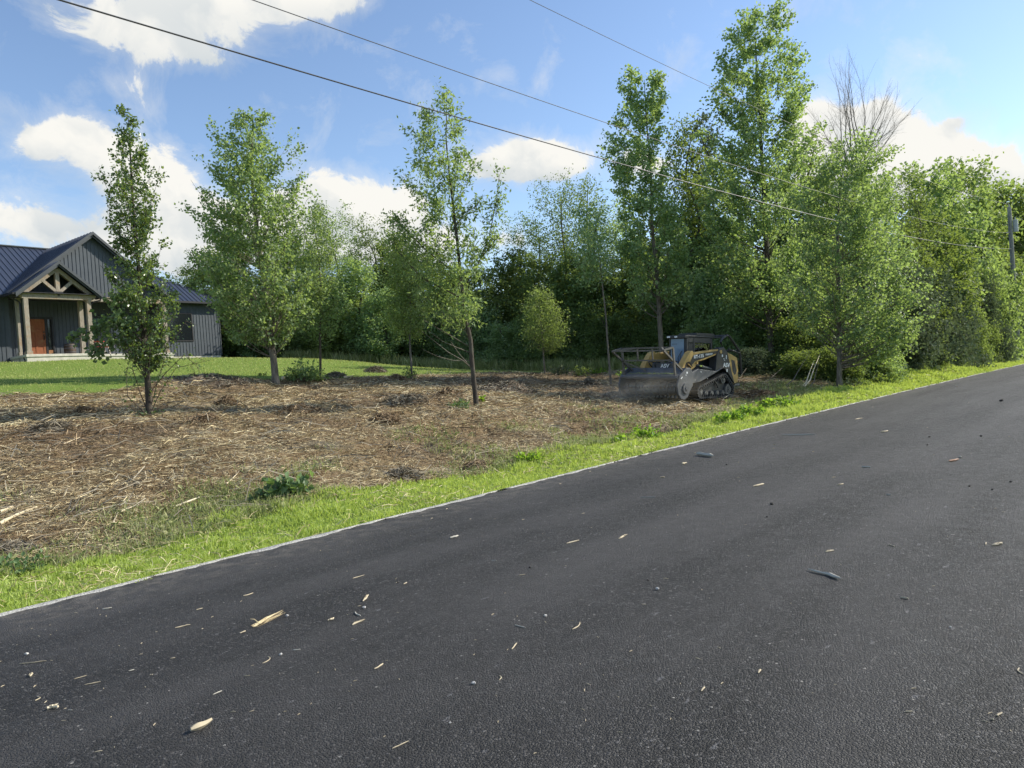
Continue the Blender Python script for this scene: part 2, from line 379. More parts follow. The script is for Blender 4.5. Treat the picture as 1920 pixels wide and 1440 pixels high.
agg = t.mix(t.mapr(t.noise(c, 2.3, 5, .7), .66, .74, 0, .5), agg, (.12, .115, .11))
spk = t.n('ShaderNodeTexVoronoi'); spk.inputs['Scale'].default_value = 13; t.l(c, spk.inputs['Vector']); sc3 = t.n('ShaderNodeSeparateColor'); t.l(spk.outputs['Color'], sc3.inputs[0])
agg = t.mix(t.math('MULTIPLY', t.mapr(spk.outputs['Distance'], .11, .07), t.mapr(sc3.outputs[0], .72, .78)), agg, (.28, .27, .25))
smm = t.n('ShaderNodeMapping'); smm.inputs['Scale'].default_value = (1, 2.6, 1); t.l(c, smm.inputs[0])
agg = t.mix(t.mapr(t.noise(smm.outputs[0], 7, 2, .5), .69, .74, 0, .45), agg, (.19, .19, .20))
uvs = t.n('ShaderNodeSeparateXYZ'); t.l(c, uvs.inputs[0])
agg = t.mix(t.math('MULTIPLY', t.mapr(uvs.outputs[1], -.9, -.02), t.mapr(t.noise(c, 5, 6, .75), .45, .68, 0, .8)), agg, (.20, .18, .15))
hgt = t.math('ADD', t.math('MULTIPLY', t.mapr(vor2.outputs[0], 0, .25), .6), t.math('MULTIPLY', fine, .9))
out(t, principled(t, agg, t.mapr(mid, .3, .7, .58, .74), 0, .42, hgt, 1.0, .011).outputs[0])
ks = np.concatenate([np.arange(-40, 80, .5), np.arange(80, 900, 20)]); tsr = np.linspace(0, -8.6, 13)
KK, TT = np.meshgrid(ks, tsr); RX, RY = from_kt(KK.ravel(), TT.ravel())
jit = np.where(TT.ravel() == 0, vnoise(RX, RY, 2.5) * .06 + vnoise(RX, RY, 9) * .03, 0); RX2 = RX + nv[0] * jit; RY2 = RY + nv[1] * jit
RZ = .012 + .05 * (1 - (np.abs(TT.ravel() + 4.3) / 4.3) ** 2)
idx = np.arange(KK.size).reshape(KK.shape); F = np.stack([idx[:-1, :-1], idx[1:, :-1], idx[1:, 1:], idx[:-1, 1:]], -1).reshape(-1, 4)
road = mesh_np('road', np.c_[RX2, RY2, RZ], F, m, smooth=True); tag(road, 'freshly laid dark asphalt road', 'road', kind='structure')
uv = road.data.uv_layers.new(name='UVMap'); li = np.empty(len(road.data.loops), np.int32); road.data.loops.foreach_get('vertex_index', li)
uv.data.foreach_set('uv', np.stack([KK.ravel()[li], TT.ravel()[li]], -1).astype(np.float32).ravel())
def roadz(x, y): k, t_ = kt(x, y); return .012 + .05 * (1 - (abs(t_ + 4.3) / 4.3) ** 2)
# pale stone-dust shoulder along the edge
m, nt = newmat('gravel_dust'); t = NT(nt); c = coords(t)
n1 = t.noise(c, 70, 5, .8); n2 = t.noise(c, 4, 3, .6)
out(t, principled(t, t.mix(t.mapr(n1, .35, .65), (.14, .14, .13), (.66, .65, .61)), .95, 0, .2, n1, .9, .012).outputs[0])
ks = np.arange(-12, 75, .06); KX = []
for s_, base_ in ((0, .045), (1, -.03)):
    wdt = base_ + vnoise(ks, ks * 0 + s_ * 31, 3) * .07 + vnoise(ks, ks * 0 + s_ * 71, 11) * .06
    x_, y_ = from_kt(ks, wdt + .01); KX.append((x_, y_))
xm, ym = from_kt(ks, 0 * ks + .01)
V3 = np.concatenate([np.c_[KX[0][0], KX[0][1], np.full(len(ks), -.02)], np.c_[xm, ym, np.full(len(ks), .03)], np.c_[KX[1][0], KX[1][1], np.full(len(ks), .014)]])
n_ = len(ks); i_ = np.arange(n_ - 1)
F = np.concatenate([np.stack([i_ + a * n_, i_ + (a + 1) * n_, i_ + 1 + (a + 1) * n_, i_ + 1 + a * n_], -1) for a in (0, 1)])
tag(mesh_np('road_shoulder', V3, F, m, smooth=True), 'pale stone dust along the road edge', 'road shoulder', kind='structure')
# ------------------------------------------------------------------ materials
def leafmat(name, c0, c1, c2, trans, tw=.42, rough=.5, spec=.25, rnd_obj=.12):
    m, nt = newmat(name); t = NT(nt); g = t.n('ShaderNodeNewGeometry'); c = coords(t)
    ri = g.outputs['Random Per Island']; n = t.noise(c, .9, 2, .5)
    f = t.math('ADD', t.math('MULTIPLY', ri, .7), t.math('MULTIPLY', n, .5), clamp=True)
    col = t.ramp(f, [(.15, c0), (.55, c1), (.98, c2)])
    oi = t.n('ShaderNodeObjectInfo'); hsv = t.n('ShaderNodeHueSaturation')
    t.l(t.mapr(oi.outputs['Random'], 0, 1, .49, .515), hsv.inputs['Hue']); t.l(t.mapr(oi.outputs['Random'], 0, 1, 1 - rnd_obj, 1 + rnd_obj), hsv.inputs['Value']); t.l(col, hsv.inputs['Color'])
    b = principled(t, hsv.outputs[0], rough, 0, spec)
    tr = t.n('ShaderNodeBsdfTranslucent'); t.l(t.mix(f, tuple(x * .7 for x in trans), trans), tr.inputs[0])
    mx = t.n('ShaderNodeMixShader'); mx.inputs[0].default_value = tw; t.l(b.outputs[0], mx.inputs[1]); t.l(tr.outputs[0], mx.inputs[2])
    out(t, mx.outputs[0]); return m
LM = {
 'poplar': leafmat('leaf_poplar', (.085, .15, .085), (.175, .275, .135), (.37, .46, .28), (.42, .57, .13), .48),
 'dark': leafmat('leaf_dark', (.05, .088, .038), (.10, .155, .06), (.19, .25, .11), (.32, .42, .07), .42, .6, .15),
 'pear': leafmat('leaf_pear', (.036, .066, .038), (.075, .125, .055), (.16, .22, .105), (.30, .42, .06), .42, .3, .5),
 'ash': leafmat('leaf_ash', (.07, .125, .068), (.145, .225, .105), (.30, .38, .20), (.40, .54, .12), .48),
 'yellow': leafmat('leaf_yellow', (.085, .13, .05), (.17, .235, .085), (.29, .35, .15), (.38, .50, .10), .46),
 'grey': leafmat('leaf_grey', (.06, .085, .055), (.12, .155, .095), (.20, .24, .14), (.15, .20, .08), .25, .75, .08),
 'bright': leafmat('leaf_bright', (.08, .15, .02), (.14, .25, .03), (.22, .34, .06), (.35, .55, .05), .45),
 'vine': leafmat('leaf_vine', (.06, .11, .05), (.11, .18, .08), (.20, .28, .14), (.26, .40, .08), .35),
}
def barkmat(name, c0, c1, sc_=14):
    m, nt = newmat(name); t = NT(nt); c = coords(t, scale=(1, 1, .22)); n = t.noise(c, sc_, 6, .7, .4); n2 = t.noise(coords(t), 2.2, 3, .6)
    col = t.mix(t.mapr(n, .35, .65), c0, c1); col = t.mix(t.mapr(n2, .5, .7, 0, .5), col, (.16, .17, .13))
    out(t, principled(t, col, .9, 0, .2, n, .8, .03).outputs[0]); return m
BK = {'grey': barkmat('bark_grey', (.07, .06, .05), (.24, .215, .18)), 'dark': barkmat('bark_dark', (.03, .026, .022), (.10, .085, .07)),
      'brown': barkmat('bark_brown', (.05, .04, .032), (.15, .12, .095)), 'dead': barkmat('bark_dead', (.10, .09, .08), (.24, .21, .19))}

# ------------------------------------------------------------------ foliage engine
def quad_leaves(p, d, nrm, size, wid=.62):
    """p (L,3) base, d axis, nrm normal, size (L,) -> verts, faces: pointed oval leaves"""
    b = np.cross(nrm, d); b /= np.maximum(np.linalg.norm(b, axis=1, keepdims=True), 1e-6)
    nn = np.cross(d, b); s = size[:, None]
    v = np.stack([p, p + d * s * .45 + b * s * wid / 2 + nn * s * .08, p + d * s, p + d * s * .45 - b * s * wid / 2 + nn * s * .08], 1).reshape(-1, 3)
    return v, np.arange(len(v), dtype=np.int32).reshape(-1, 4)
def unit(a): return a / np.maximum(np.linalg.norm(a, axis=1, keepdims=True), 1e-9)
class Tubes:
    def __init__(s): s.V = []; s.F = []; s.n = 0
    def add(s, pts, rs, k=5):
        pts = np.asarray(pts, float); m = len(pts); rs = np.asarray(rs, float)
        d = np.gradient(pts, axis=0); d = unit(d); ref = np.array([1., .13, .07]) if abs(d[0][2]) > .6 else np.array([.05, .1, 1.])
        a = unit(np.cross(d, ref)); b = np.cross(d, a); th = np.arange(k) * 2 * np.pi / k
        v = pts[:, None] + (a[:, None] * np.cos(th)[None, :, None] + b[:, None] * np.sin(th)[None, :, None]) * rs[:, None, None]
        i = np.arange(m - 1)[:, None] * k; j = np.arange(k)[None]; j2 = (j + 1) % k
        f = np.stack([i + j, i + j2, i + k + j2, i + k + j], -1).reshape(-1, 4) + s.n
        s.V.append(v.reshape(-1, 3)); s.F.append(f); s.n += m * k
    def build(s, name, mat, parent=None):
        return mesh_np(name, np.concatenate(s.V), np.concatenate(s.F), mat, parent, smooth=True)
def bez(a, c, b, n=6):
    tt = np.linspace(0, 1, n)[:, None]; return (1 - tt) ** 2 * a + 2 * tt * (1 - tt) * c + tt ** 2 * b
def grow(rg, trunk, r0, env, nb=60, up=50, ntw=5, nl=12, ls=.08, sc_=.16, twl=.5, droop=0., wid=.62, kt_=8, horiz=0., inner=.3, topr=.25, bkr=.22, leafup=.3, clump=0., sin0=.3, rex=.42, wide=1.0, start_min=None, tw_out=.5):
    """trunk: (n,3) local points; env: rows (z, cx, cy, radius). Returns Tubes, leaf verts, leaf faces"""
    T = Tubes(); trunk = np.asarray(trunk, float); zt = trunk[:, 2]
    # densify the trunk
    zz = np.linspace(zt[0], zt[-1], max(8, len(trunk) * 3)); tr = np.stack([np.interp(zz, zt, trunk[:, 0]), np.interp(zz, zt, trunk[:, 1]), zz], 1)
    ker = np.array([.25, .5, .25])
    for _ in range(1):
        tr[1:-1, 0] = np.convolve(tr[:, 0], ker, 'valid'); tr[1:-1, 1] = np.convolve(tr[:, 1], ker, 'valid')
    f = (zz - zz[0]) / (zz[-1] - zz[0]); rad = r0 * ((1 - f) ** .8 * .93 + .07) + r0 * .25 * np.exp(-f * 60)
    T.add(tr, rad, kt_)
    env = np.asarray(env, float).copy(); env[:, 3] *= wide; ez = env[:, 0]; cdf = np.cumsum(np.maximum(env[:, 3], .05)); 
    hs = np.linspace(ez[0], ez[-1], 200); rw = np.interp(hs, ez, env[:, 3]) + .08; cdf = np.cumsum(rw); cdf /= cdf[-1]
    LP, LD, LS = [], [], []
    for i in range(nb):
        q = (i + rg.random()) / nb; h = np.interp(q, cdf, hs)
        r = np.interp(h, ez, env[:, 3]); cx = np.interp(h, ez, env[:, 1]); cy = np.interp(h, ez, env[:, 2])
        a = i * 2.39996 + rg.normal() * .5; rr = r * (rg.uniform(inner, 1) ** rex) * rg.uniform(.85, 1.12)
        tip = np.array([cx + rr * math.cos(a), cy + rr * math.sin(a), h])
        base_h = h - rr * math.tan(R(up)) * rg.uniform(.7, 1.15); base_h = min(max(base_h, (start_min if start_min is not None else ez[0] - .1 * (ez[-1] - ez[0]))), zz[-1] * .985)
        b0 = np.array([np.interp(base_h, zz, tr[:, 0]), np.interp(base_h, zz, tr[:, 1]), base_h])
        L = np.linalg.norm(tip - b0)
        if L < .05: continue
        ctrl = b0 * .45 + tip * .55 + np.array([0, 0, (-.14 if horiz <= 0 else .1) * L]) + rg.normal(size=3) * L * .05
        br = bez(b0, ctrl, tip, 6); fr = (base_h - zz[0]) / (zz[-1] - zz[0]); rb = r0 * max(.12, (1 - fr)) * bkr * (1 if L > .4 else .6)
        T.add(br, np.linspace(rb, rb * .2 + .002, 6), 4)
        dirb = unit((tip - b0)[None])[0]
        m = max(1, int(round(ntw * (.5 + .5 * rg.random() + .4 * (L > r)))))
        for j in range(m):
            s = rg.uniform(sin0, 1.0) if m > 1 else 1.; p0 = br[min(5, int(s * 5))] * (1 - (s * 5) % 1) + br[min(5, int(s * 5) + 1)] * ((s * 5) % 1)
            dv = unit((dirb * tw_out + rg.normal(size=3) * .6 + np.array([0, 0, .25 - droop]))[None])[0]
            tl = twl * rg.uniform(.5, 1.2); p1 = p0 + dv * tl; p1[2] -= droop * tl * .4
            T.add(np.stack([p0, (p0 + p1) / 2 + rg.normal(size=3) * tl * .05, p1]), [rb * .25 + .002, rb * .18 + .002, .002], 3)
            n = max(2, int(nl * rg.uniform(.6, 1.3))); tt = rg.uniform(.05, 1.05, n)[:, None]
            LP.append(p0 + (p1 - p0) * tt + rg.normal(size=(n, 3)) * sc_ * np.array([1, 1, .8])); LD.append(np.tile(dv, (n, 1))); LS.append(ls * rg.uniform(.6, 1.25, n))
    LP = np.concatenate(LP); LD = np.concatenate(LD); LS = np.concatenate(LS); n = len(LP)
    d = unit(LD * .5 + rg.normal(size=(n, 3)) * .8 + np.array([0, 0, -.25 - droop])); nr = unit(rg.normal(size=(n, 3)) + np.array([0, 0, leafup]) )
    v, fc = quad_leaves(LP, d, nr, LS, wid)
    return T, v, fc
def tree_obj(name, label, cat, loc, T, lv, lf, leaf, bark, group=None, rz=0., extra=None):
    e = empty(name, tuple(loc), rz); tag(e, label, cat, group)
    T.build('trunk', BK[bark], e); mesh_np('crown', lv, lf, LM[leaf], e)
    return e
def pxtrunk(base_px, base_py, d, pts):
    """photo points of the trunk at distance d -> local coordinates about the base"""
    b = P(base_px, base_py, d); b[2] = gz(b[0], b[1]) - .05
    out_ = [np.zeros(3)]
    for (px, py) in pts:
        q = P(px, py, d); out_.append(q - b)
    return b, np.array(out_)
def pxenv(b, d, rows, depth=None):
    e = []
    for (py, xl, xr) in sorted(rows, reverse=True):
        c_ = P((xl + xr) / 2, py, d) - b; e.append((c_[2], c_[0], 0 if depth is None else depth, (xr - xl) / 2 * d / FPX))
    return e
def pxtree(seed, name, label, cat, base, d, tpts, rows, r0, leaf, bark, group=None, **kw):
    b, tr = pxtrunk(base[0], base[1], d, tpts); rg = np.random.default_rng(seed)
    T, v, f = grow(rg, tr, r0, pxenv(b, d, rows), **kw)
    return tree_obj(name, label, cat, b, T, v, f, leaf, bark, group), b

# ---- trees standing on the cleared lot
# narrow dark pear tree in front of the house
TA, bA = pxtree(11, 'pear_tree', 'narrow upright dark green tree in front of the slate house porch', 'tree', (280, 777), 17,
    [(276, 700), (270, 640), (264, 560), (258, 480), (250, 400), (245, 300), (240, 215)],
    [(212, 236, 246), (240, 226, 260), (280, 212, 285), (320, 198, 305), (370, 192, 306), (420, 205, 300), (470, 208, 300), (500, 192, 310), (540, 218, 350), (580, 222, 352), (620, 215, 345), (650, 235, 310), (672, 250, 300)],
    .075, 'pear', 'dark', nb=120, up=62, ntw=6, nl=15, ls=.074, sc_=.045, twl=.24, wid=.72, inner=.1, bkr=.17)
def side_branch(T, LV, LF, rg, pts, r, nl, ls, sc_, twl, wid=.9, drp=.2, dens=1.):
    pts = np.array(pts); n = len(pts); T.add(pts, np.linspace(r, r * .3, n), 5)
    P_, D_, S_ = [], [], []
    seg = np.linalg.norm(np.diff(pts, axis=0), axis=1).sum(); m = int(seg / .12 * dens)
    for i in range(m):
        s = rg.uniform(.15, 1) * (n - 1); a = int(min(s, n - 2)); p0 = pts[a] + (pts[a + 1] - pts[a]) * (s - a)
        dv = unit((rg.normal(size=3) + np.array([0, 0, -drp]))[None])[0]; p1 = p0 + dv * twl * rg.uniform(.4, 1.2)
        T.add(np.stack([p0, p1]), [.006, .003], 3); k = max(2, int(nl * rg.uniform(.5, 1.4)))
        P_.append(p0 + (p1 - p0) * rg.uniform(.1, 1.1, (k, 1)) + rg.normal(size=(k, 3)) * sc_); D_.append(np.tile(dv, (k, 1))); S_.append(ls * rg.uniform(.6, 1.3, k))
    P_ = np.concatenate(P_); D_ = np.concatenate(D_); S_ = np.concatenate(S_)
    v, f = quad_leaves(P_, unit(D_ * .4 + rg.normal(size=P_.shape) * .7 + np.array([0, 0, -.3])), unit(rg.normal(size=P_.shape) * .8 + np.array([0, 0, .5])), S_, wid)
    LF.append(f + sum(len(x) for x in LV)); LV.append(v)
def branch_part(parent, base, d, paths, seed, leaf, bark, names, **kw):
    rg = np.random.default_rng(seed); T = Tubes(); LV, LF = [], []
    for path in paths: side_branch(T, LV, LF, rg, [P(x, y, d + dd) - base for x, y, dd in path], **kw)
    T.build(names[0], BK[bark], parent); mesh_np(names[1], np.concatenate(LV), np.concatenate(LF), LM[leaf], parent)
# pale broad-leaved vine reaching out to the left, and the sparse sprouts round the foot
ev_ = empty('climbing_vine', tuple(bA)); tag(ev_, 'broad-leaved vine reaching left out of the dark upright tree, towards the front door', 'vine')
branch_part(ev_, bA, 17, [[(270, 640, -.1), (235, 612, -.3), (195, 612, -.4), (160, 625, -.5), (128, 638, -.5)], [(240, 612, -.3), (215, 575, -.4), (232, 545, -.3), (262, 560, -.2)], [(262, 620, -.3), (215, 632, -.5), (190, 650, -.5), (168, 668, -.5)], [(265, 640, -.3), (235, 600, -.45), (212, 596, -.5), (185, 606, -.5)]],
    21, 'vine', 'dark', ('stem', 'foliage'), r=.016, nl=8, ls=.105, sc_=.065, twl=.20, dens=2.6)
eb_ = empty('vine', tuple(bA)); tag(eb_, 'loose tangle of sprouts and leaves round the foot of the dark upright tree', 'vine')
branch_part(eb_, bA, 17, [[(276, 770, .1), (262, 735, -.1), (248, 690, -.3), (255, 660, -.2)], [(270, 772, -.2), (240, 745, -.4), (236, 700, -.5), (246, 668, -.5)], [(284, 772, 0), (300, 735, -.2), (330, 690, -.4), (395, 675, -.5)], [(282, 765, 0), (296, 715, -.1), (312, 660, -.2), (350, 600, -.3)], [(278, 740, 0), (310, 700, -.3), (345, 665, -.4), (372, 690, -.5)], [(279, 700, 0), (262, 690, -.2), (240, 700, -.4)]],
    22, 'pear', 'brown', ('stem', 'foliage'), r=.012, nl=4, ls=.06, sc_=.07, twl=.28, dens=.95)

# full bright poplar with a leaning grey trunk
pxtree(12, 'poplar_tree', 'full broad poplar with pale leaning trunk, right of the slate house', 'tree', (517, 722), 26,
    [(515, 690), (510, 650), (503, 600), (497, 540), (487, 470), (478, 400), (470, 320), (475, 215)],
    [(212, 468, 490), (225, 440, 505), (250, 408, 535), (280, 390, 552), (320, 382, 556), (360, 372, 560), (400, 366, 575), (450, 362, 580), (500, 368, 585), (540, 376, 580), (580, 395, 575), (610, 420, 565), (630, 455, 545)],
    .125, 'poplar', 'grey', nb=190, up=48, ntw=8, nl=20, ls=.105, sc_=.09, twl=.40, wid=.85, inner=.08, bkr=.18, sin0=.4, wide=1.1)
# thin ash with a sparse airy crown
TE, bE = pxtree(13, 'ash_tree', 'slim tree with curved bare lower trunk and sparse airy crown, mid lot', 'tree', (893, 757), 20,
    [(888, 710), (884, 670), (883, 640), (880, 622), (872, 604), (870, 585), (868, 550), (862, 500), (857, 450), (850, 390), (842, 320), (836, 260), (838, 180)],
    [(172, 828, 846), (200, 806, 862), (230, 776, 880), (260, 766, 896), (300, 755, 905), (340, 742, 905), (370, 748, 880), (410, 745, 870), (450, 740, 900), (500, 745, 915), (560, 780, 920), (600, 800, 905)],
    .068, 'ash', 'dark', nb=62, up=48, ntw=7, nl=19, ls=.125, sc_=.095, twl=.38, wid=.42, inner=.15, bkr=.15, sin0=.5)
ee = branch_part(TE, bE, 20, [[(866, 545, 0), (895, 500, .2), (918, 440, .3), (930, 380, .3), (936, 330, .3)], [(905, 480, .2), (925, 455, .2), (938, 440, .2)], [(850, 430, 0), (870, 400, .2), (895, 385, .2), (905, 365, .3)], [(862, 520, 0), (800, 470, -.3), (760, 430, -.4), (740, 405, -.5)], [(868, 560, 0), (790, 520, -.2), (745, 470, -.3), (735, 430, -.3)]],
    23, 'ash', 'brown', ('limb', 'limb_foliage'), r=.022, nl=14, ls=.11, sc_=.08, twl=.3, wid=.42, dens=2.2)
T = Tubes()
for path in ([(884, 690), (868, 676), (840, 660), (815, 640), (790, 620)], [(883, 688), (862, 665), (845, 640)], [(881, 676), (850, 676), (820, 668), (792, 655)], [(877, 648), (850, 632), (820, 615), (795, 600)], [(874, 612), (862, 600), (840, 592)], [(879, 660), (858, 652), (830, 640), (800, 618)]):
    pp = np.array([P(x, y, 20 - .25 * i) - bE for i, (x, y) in enumerate(path)]); T.add(pp, np.linspace(.014, .004, len(pp)), 4)
T.build('bare_branches', BK['grey'], TE)
# thin tree just right of the poplar
TCc, bC = pxtree(14, 'young_tree', 'thin young tree with airy crown between the full poplar and the wood', 'tree', (600, 712), 28,
    [(601, 680), (600, 640), (600, 590), (602, 540), (598, 480), (590, 430), (585, 392)],
    [(388, 570, 600), (420, 555, 640), (460, 560, 650), (500, 555, 650), (540, 560, 650), (580, 560, 640), (620, 575, 630)],
    .05, 'ash', 'brown', nb=75, up=42, ntw=6, nl=16, ls=.11, sc_=.13, twl=.5, wid=.5, inner=.1)
pxtree(15, 'young_tree', 'small yellow-green tree with vine-wrapped stem at the lawn edge, left of the slim curved-trunk tree', 'tree', (772, 707), 30,
    [(771, 680), (768, 640), (770, 590), (768, 540), (764, 480), (760, 440)],
    [(438, 740, 775), (470, 725, 800), (510, 715, 810), (550, 715, 805), (590, 725, 800), (625, 745, 790)],
    .045, 'yellow', 'grey', nb=75, up=40, ntw=7, nl=17, ls=.11, sc_=.15, twl=.45, wid=.6, inner=.1)
pxtree(16, 'small_tree', 'small round olive-yellow tree on several thin stems at the far mulch edge', 'tree', (1022, 701), 36,
    [(1020, 680), (1018, 650), (1015, 610), (1010, 560)],
    [(545, 1000, 1018), (560, 985, 1035), (585, 975, 1055), (610, 975, 1068), (635, 985, 1065), (650, 1000, 1060)],
    .05, 'yellow', 'grey', nb=70, up=35, ntw=6, nl=18, ls=.10, sc_=.14, twl=.5, wid=.6, inner=.05)
# bare-stemmed sapling left of the machine
pxtree(17, 'sapling', 'tall thin sapling with long bare stem beside the mulcher cage', 'tree', (1146, 723), 31,
    [(1142, 680), (1139, 640), (1136, 590), (1130, 540), (1124, 480), (1118, 430), (1112, 395)],
    [(385, 1080, 1130), (420, 1070, 1140), (460, 1065, 1150), (500, 1080, 1150), (530, 1100, 1145)],
    .05, 'poplar', 'grey', nb=56, up=35, ntw=6, nl=10, ls=.11, sc_=.15, twl=.5, wid=.7, inner=.1)
# the three tall poplars behind and right of the machine
GRP = 'tall poplars at the wood edge'
pxtree(18, 'poplar_tree', 'tall thin poplar with knobbly crown rising behind the machine cab', 'tree', (1241, 706), 33,
    [(1240, 650), (1236, 590), (1234, 540), (1228, 480), (1222, 420), (1222, 350), (1218, 290), (1212, 230), (1208, 150)],
    [(134, 1190, 1225), (160, 1165, 1245), (195, 1155, 1245), (220, 1165, 1235), (260, 1140, 1225), (300, 1140, 1230), (340, 1150, 1250), (380, 1155, 1270), (430, 1165, 1285), (480, 1165, 1290), (530, 1175, 1290), (560, 1195, 1280)],
    .125, 'poplar', 'grey', GRP, nb=112, up=46, ntw=8, nl=20, ls=.135, sc_=.12, twl=.42, sin0=.6, wide=1.16, bkr=.26, wid=.85, inner=.1)
pxtree(19, 'poplar_tree', 'tallest poplar, its crown highest of all, on a dark trunk right of the machine', 'tree', (1450, 692), 33,
    [(1446, 650), (1441, 590), (1440, 530), (1437, 450), (1433, 370), (1428, 290), (1424, 200), (1418, 120), (1415, 40)],
    [(18, 1395, 1440), (50, 1365, 1475), (90, 1350, 1492), (140, 1340, 1492), (190, 1335, 1505), (240, 1332, 1515), (290, 1330, 1515), (340, 1325, 1510), (400, 1320, 1515), (460, 1320, 1520), (520, 1335, 1515), (575, 1370, 1490)],
    .155, 'poplar', 'dark', GRP, nb=190, up=44, ntw=9, nl=22, ls=.135, sc_=.13, twl=.44, sin0=.55, wide=1.16, bkr=.26, wid=.85, inner=.05)
pxtree(20, 'poplar_tree', 'leafy poplar nearest the road with low spreading crown, at the end of the mulch', 'tree', (1573, 717), 28.5,
    [(1574, 670), (1575, 610), (1573, 560), (1572, 500), (1570, 430), (1575, 350), (1590, 270)],
    [(258, 1560, 1640), (285, 1530, 1662), (320, 1500, 1665), (370, 1490, 1660), (420, 1480, 1690), (470, 1470, 1715), (520, 1470, 1725), (570, 1490, 1725), (610, 1550, 1725), (640, 1610, 1715), (665, 1640, 1700)],
    .105, 'poplar', 'grey', GRP, nb=200, up=38, ntw=8, nl=20, ls=.112, sc_=.12, twl=.42, sin0=.45, wide=1.08, bkr=.26, wid=.8, inner=.05)

# bare dead tree
def dead_tree(seed, label, base, d, heads, r0):
    b = P(base[0], base[1], d); b[2] = gz(b[0], b[1]) - .1; rg = np.random.default_rng(seed); T = Tubes(); fork = P(base[0] + 3, 330, d) - b
    T.add(bez(np.zeros(3), fork * .5 + np.array([.1, 0, 0]), fork, 8), np.linspace(r0, r0 * .6, 8), 7)
    def rec(p, dr, L, r, lev):
        q = p + dr * L; c_ = (p + q) / 2 + rg.normal(size=3) * L * .06; T.add(bez(p, c_, q, 4), np.linspace(r, r * .6, 4), 5 if lev < 2 else 3)
        if lev >= 5: return
        for i in range(3 if lev else 2):
            nd = unit((dr + rg.normal(size=3) * (.36 if i else .13) + np.array([0, 0, .05]))[None])[0]
            s = 1 if i == 0 else rg.uniform(.3, .95); rec(p + (q - p) * s, nd, L * (rg.uniform(.62, .85) if i == 0 else rg.uniform(.4, .75)), r * (.62 if i == 0 else .45), lev + 1)
    for (hx, hy) in heads:
        q = P(hx, hy, d) - b; dr = q - fork; L = np.linalg.norm(dr); rec(fork, dr / L, L * .34, r0 * .36, 0)
    e = empty('dead_tree', tuple(b)); tag(e, label, 'dead tree'); T.build('trunk', BK['dead'], e)
dead_tree(5, 'bare dead tree with fanned twiggy branches above the leafy poplar nearest the road', (1600, 690), 40, [(1508, 200), (1528, 150), (1552, 118), (1580, 110), (1622, 98), (1648, 118), (1668, 150), (1692, 175), (1705, 222), (1540, 215), (1640, 190), (1515, 235), (1600, 95), (1700, 195)], .13)

# ---- wood behind the lot: templates grown once, then copied
def template(seed, H, Rr, shape, **kw):
    rg = np.random.default_rng(seed); nz = 9; env = []
    for i in range(nz):
        f = i / (nz - 1); r = Rr * shape(f) * rg.uniform(.85, 1.15); env.append((H * (kw['lo'] + (1 - kw['lo']) * f), rg.normal() * Rr * .1, rg.normal() * Rr * .1, r))
    tr = [(rg.normal() * .12 * i, rg.normal() * .12 * i, H * i / 5 * .96) for i in range(6)]; tr[0] = (0, 0, -.3)
    return grow(rg, tr, .16, env, **{k: v for k, v in kw.items() if k != 'lo'})
dome = lambda f: math.sin(math.pi * (.12 + .80 * f)) ** .7
spire = lambda f: (1 - f) ** .7 * .9 + .15
flat = lambda f: (.5 + .6 * f) if f < .85 else .7
TEMPL = {
 'broad': [template(31, 12, 3.1, dome, lo=.18, nb=130, up=35, ntw=7, nl=17, ls=.27, sc_=.27, twl=.8, inner=.15), template(32, 12, 2.6, dome, lo=.14, nb=120, up=42, ntw=7, nl=17, ls=.26, sc_=.25, twl=.8, inner=.15), template(33, 12, 3.4, dome, lo=.12, nb=140, up=30, ntw=7, nl=17, ls=.26, sc_=.24, twl=.8, inner=.2)],
 'airy': [template(34, 12, 2.4, flat, lo=.34, nb=64, up=30, ntw=6, nl=15, ls=.18, sc_=.20, twl=.8, inner=.3, wid=.45), template(35, 12, 2.1, flat, lo=.4, nb=56, up=36, ntw=6, nl=15, ls=.18, sc_=.20, twl=.8, inner=.3, wid=.45)],
 'slim': [template(36, 12, 1.7, dome, lo=.2, nb=90, up=52, ntw=6, nl=15, ls=.17, sc_=.22, twl=.65, inner=.15), template(37, 12, 1.5, spire, lo=.2, nb=90, up=40, ntw=6, nl=15, ls=.17, sc_=.2, twl=.6, inner=.15)],
 'bush': [template(38, 4, 2.0, lambda f: math.cos(f * 1.35) ** .6 + .05, lo=.0, nb=140, up=30, ntw=7, nl=18, ls=.165, sc_=.2, twl=.5, inner=.35, start_min=.05), template(39, 4, 1.8, lambda f: math.cos(f * 1.3) ** .7 + .08, lo=.0, nb=130, up=35, ntw=7, nl=18, ls=.16, sc_=.18, twl=.5, inner=.35, start_min=.05)],
}
NAMES = {'broad': 'broadleaf_tree', 'airy': 'walnut_tree', 'slim': 'slender_tree', 'bush': 'shrub'}
_first = {}
def bushw(Wm, H): return max(Wm * .9, Wm * .8 * H / 4)
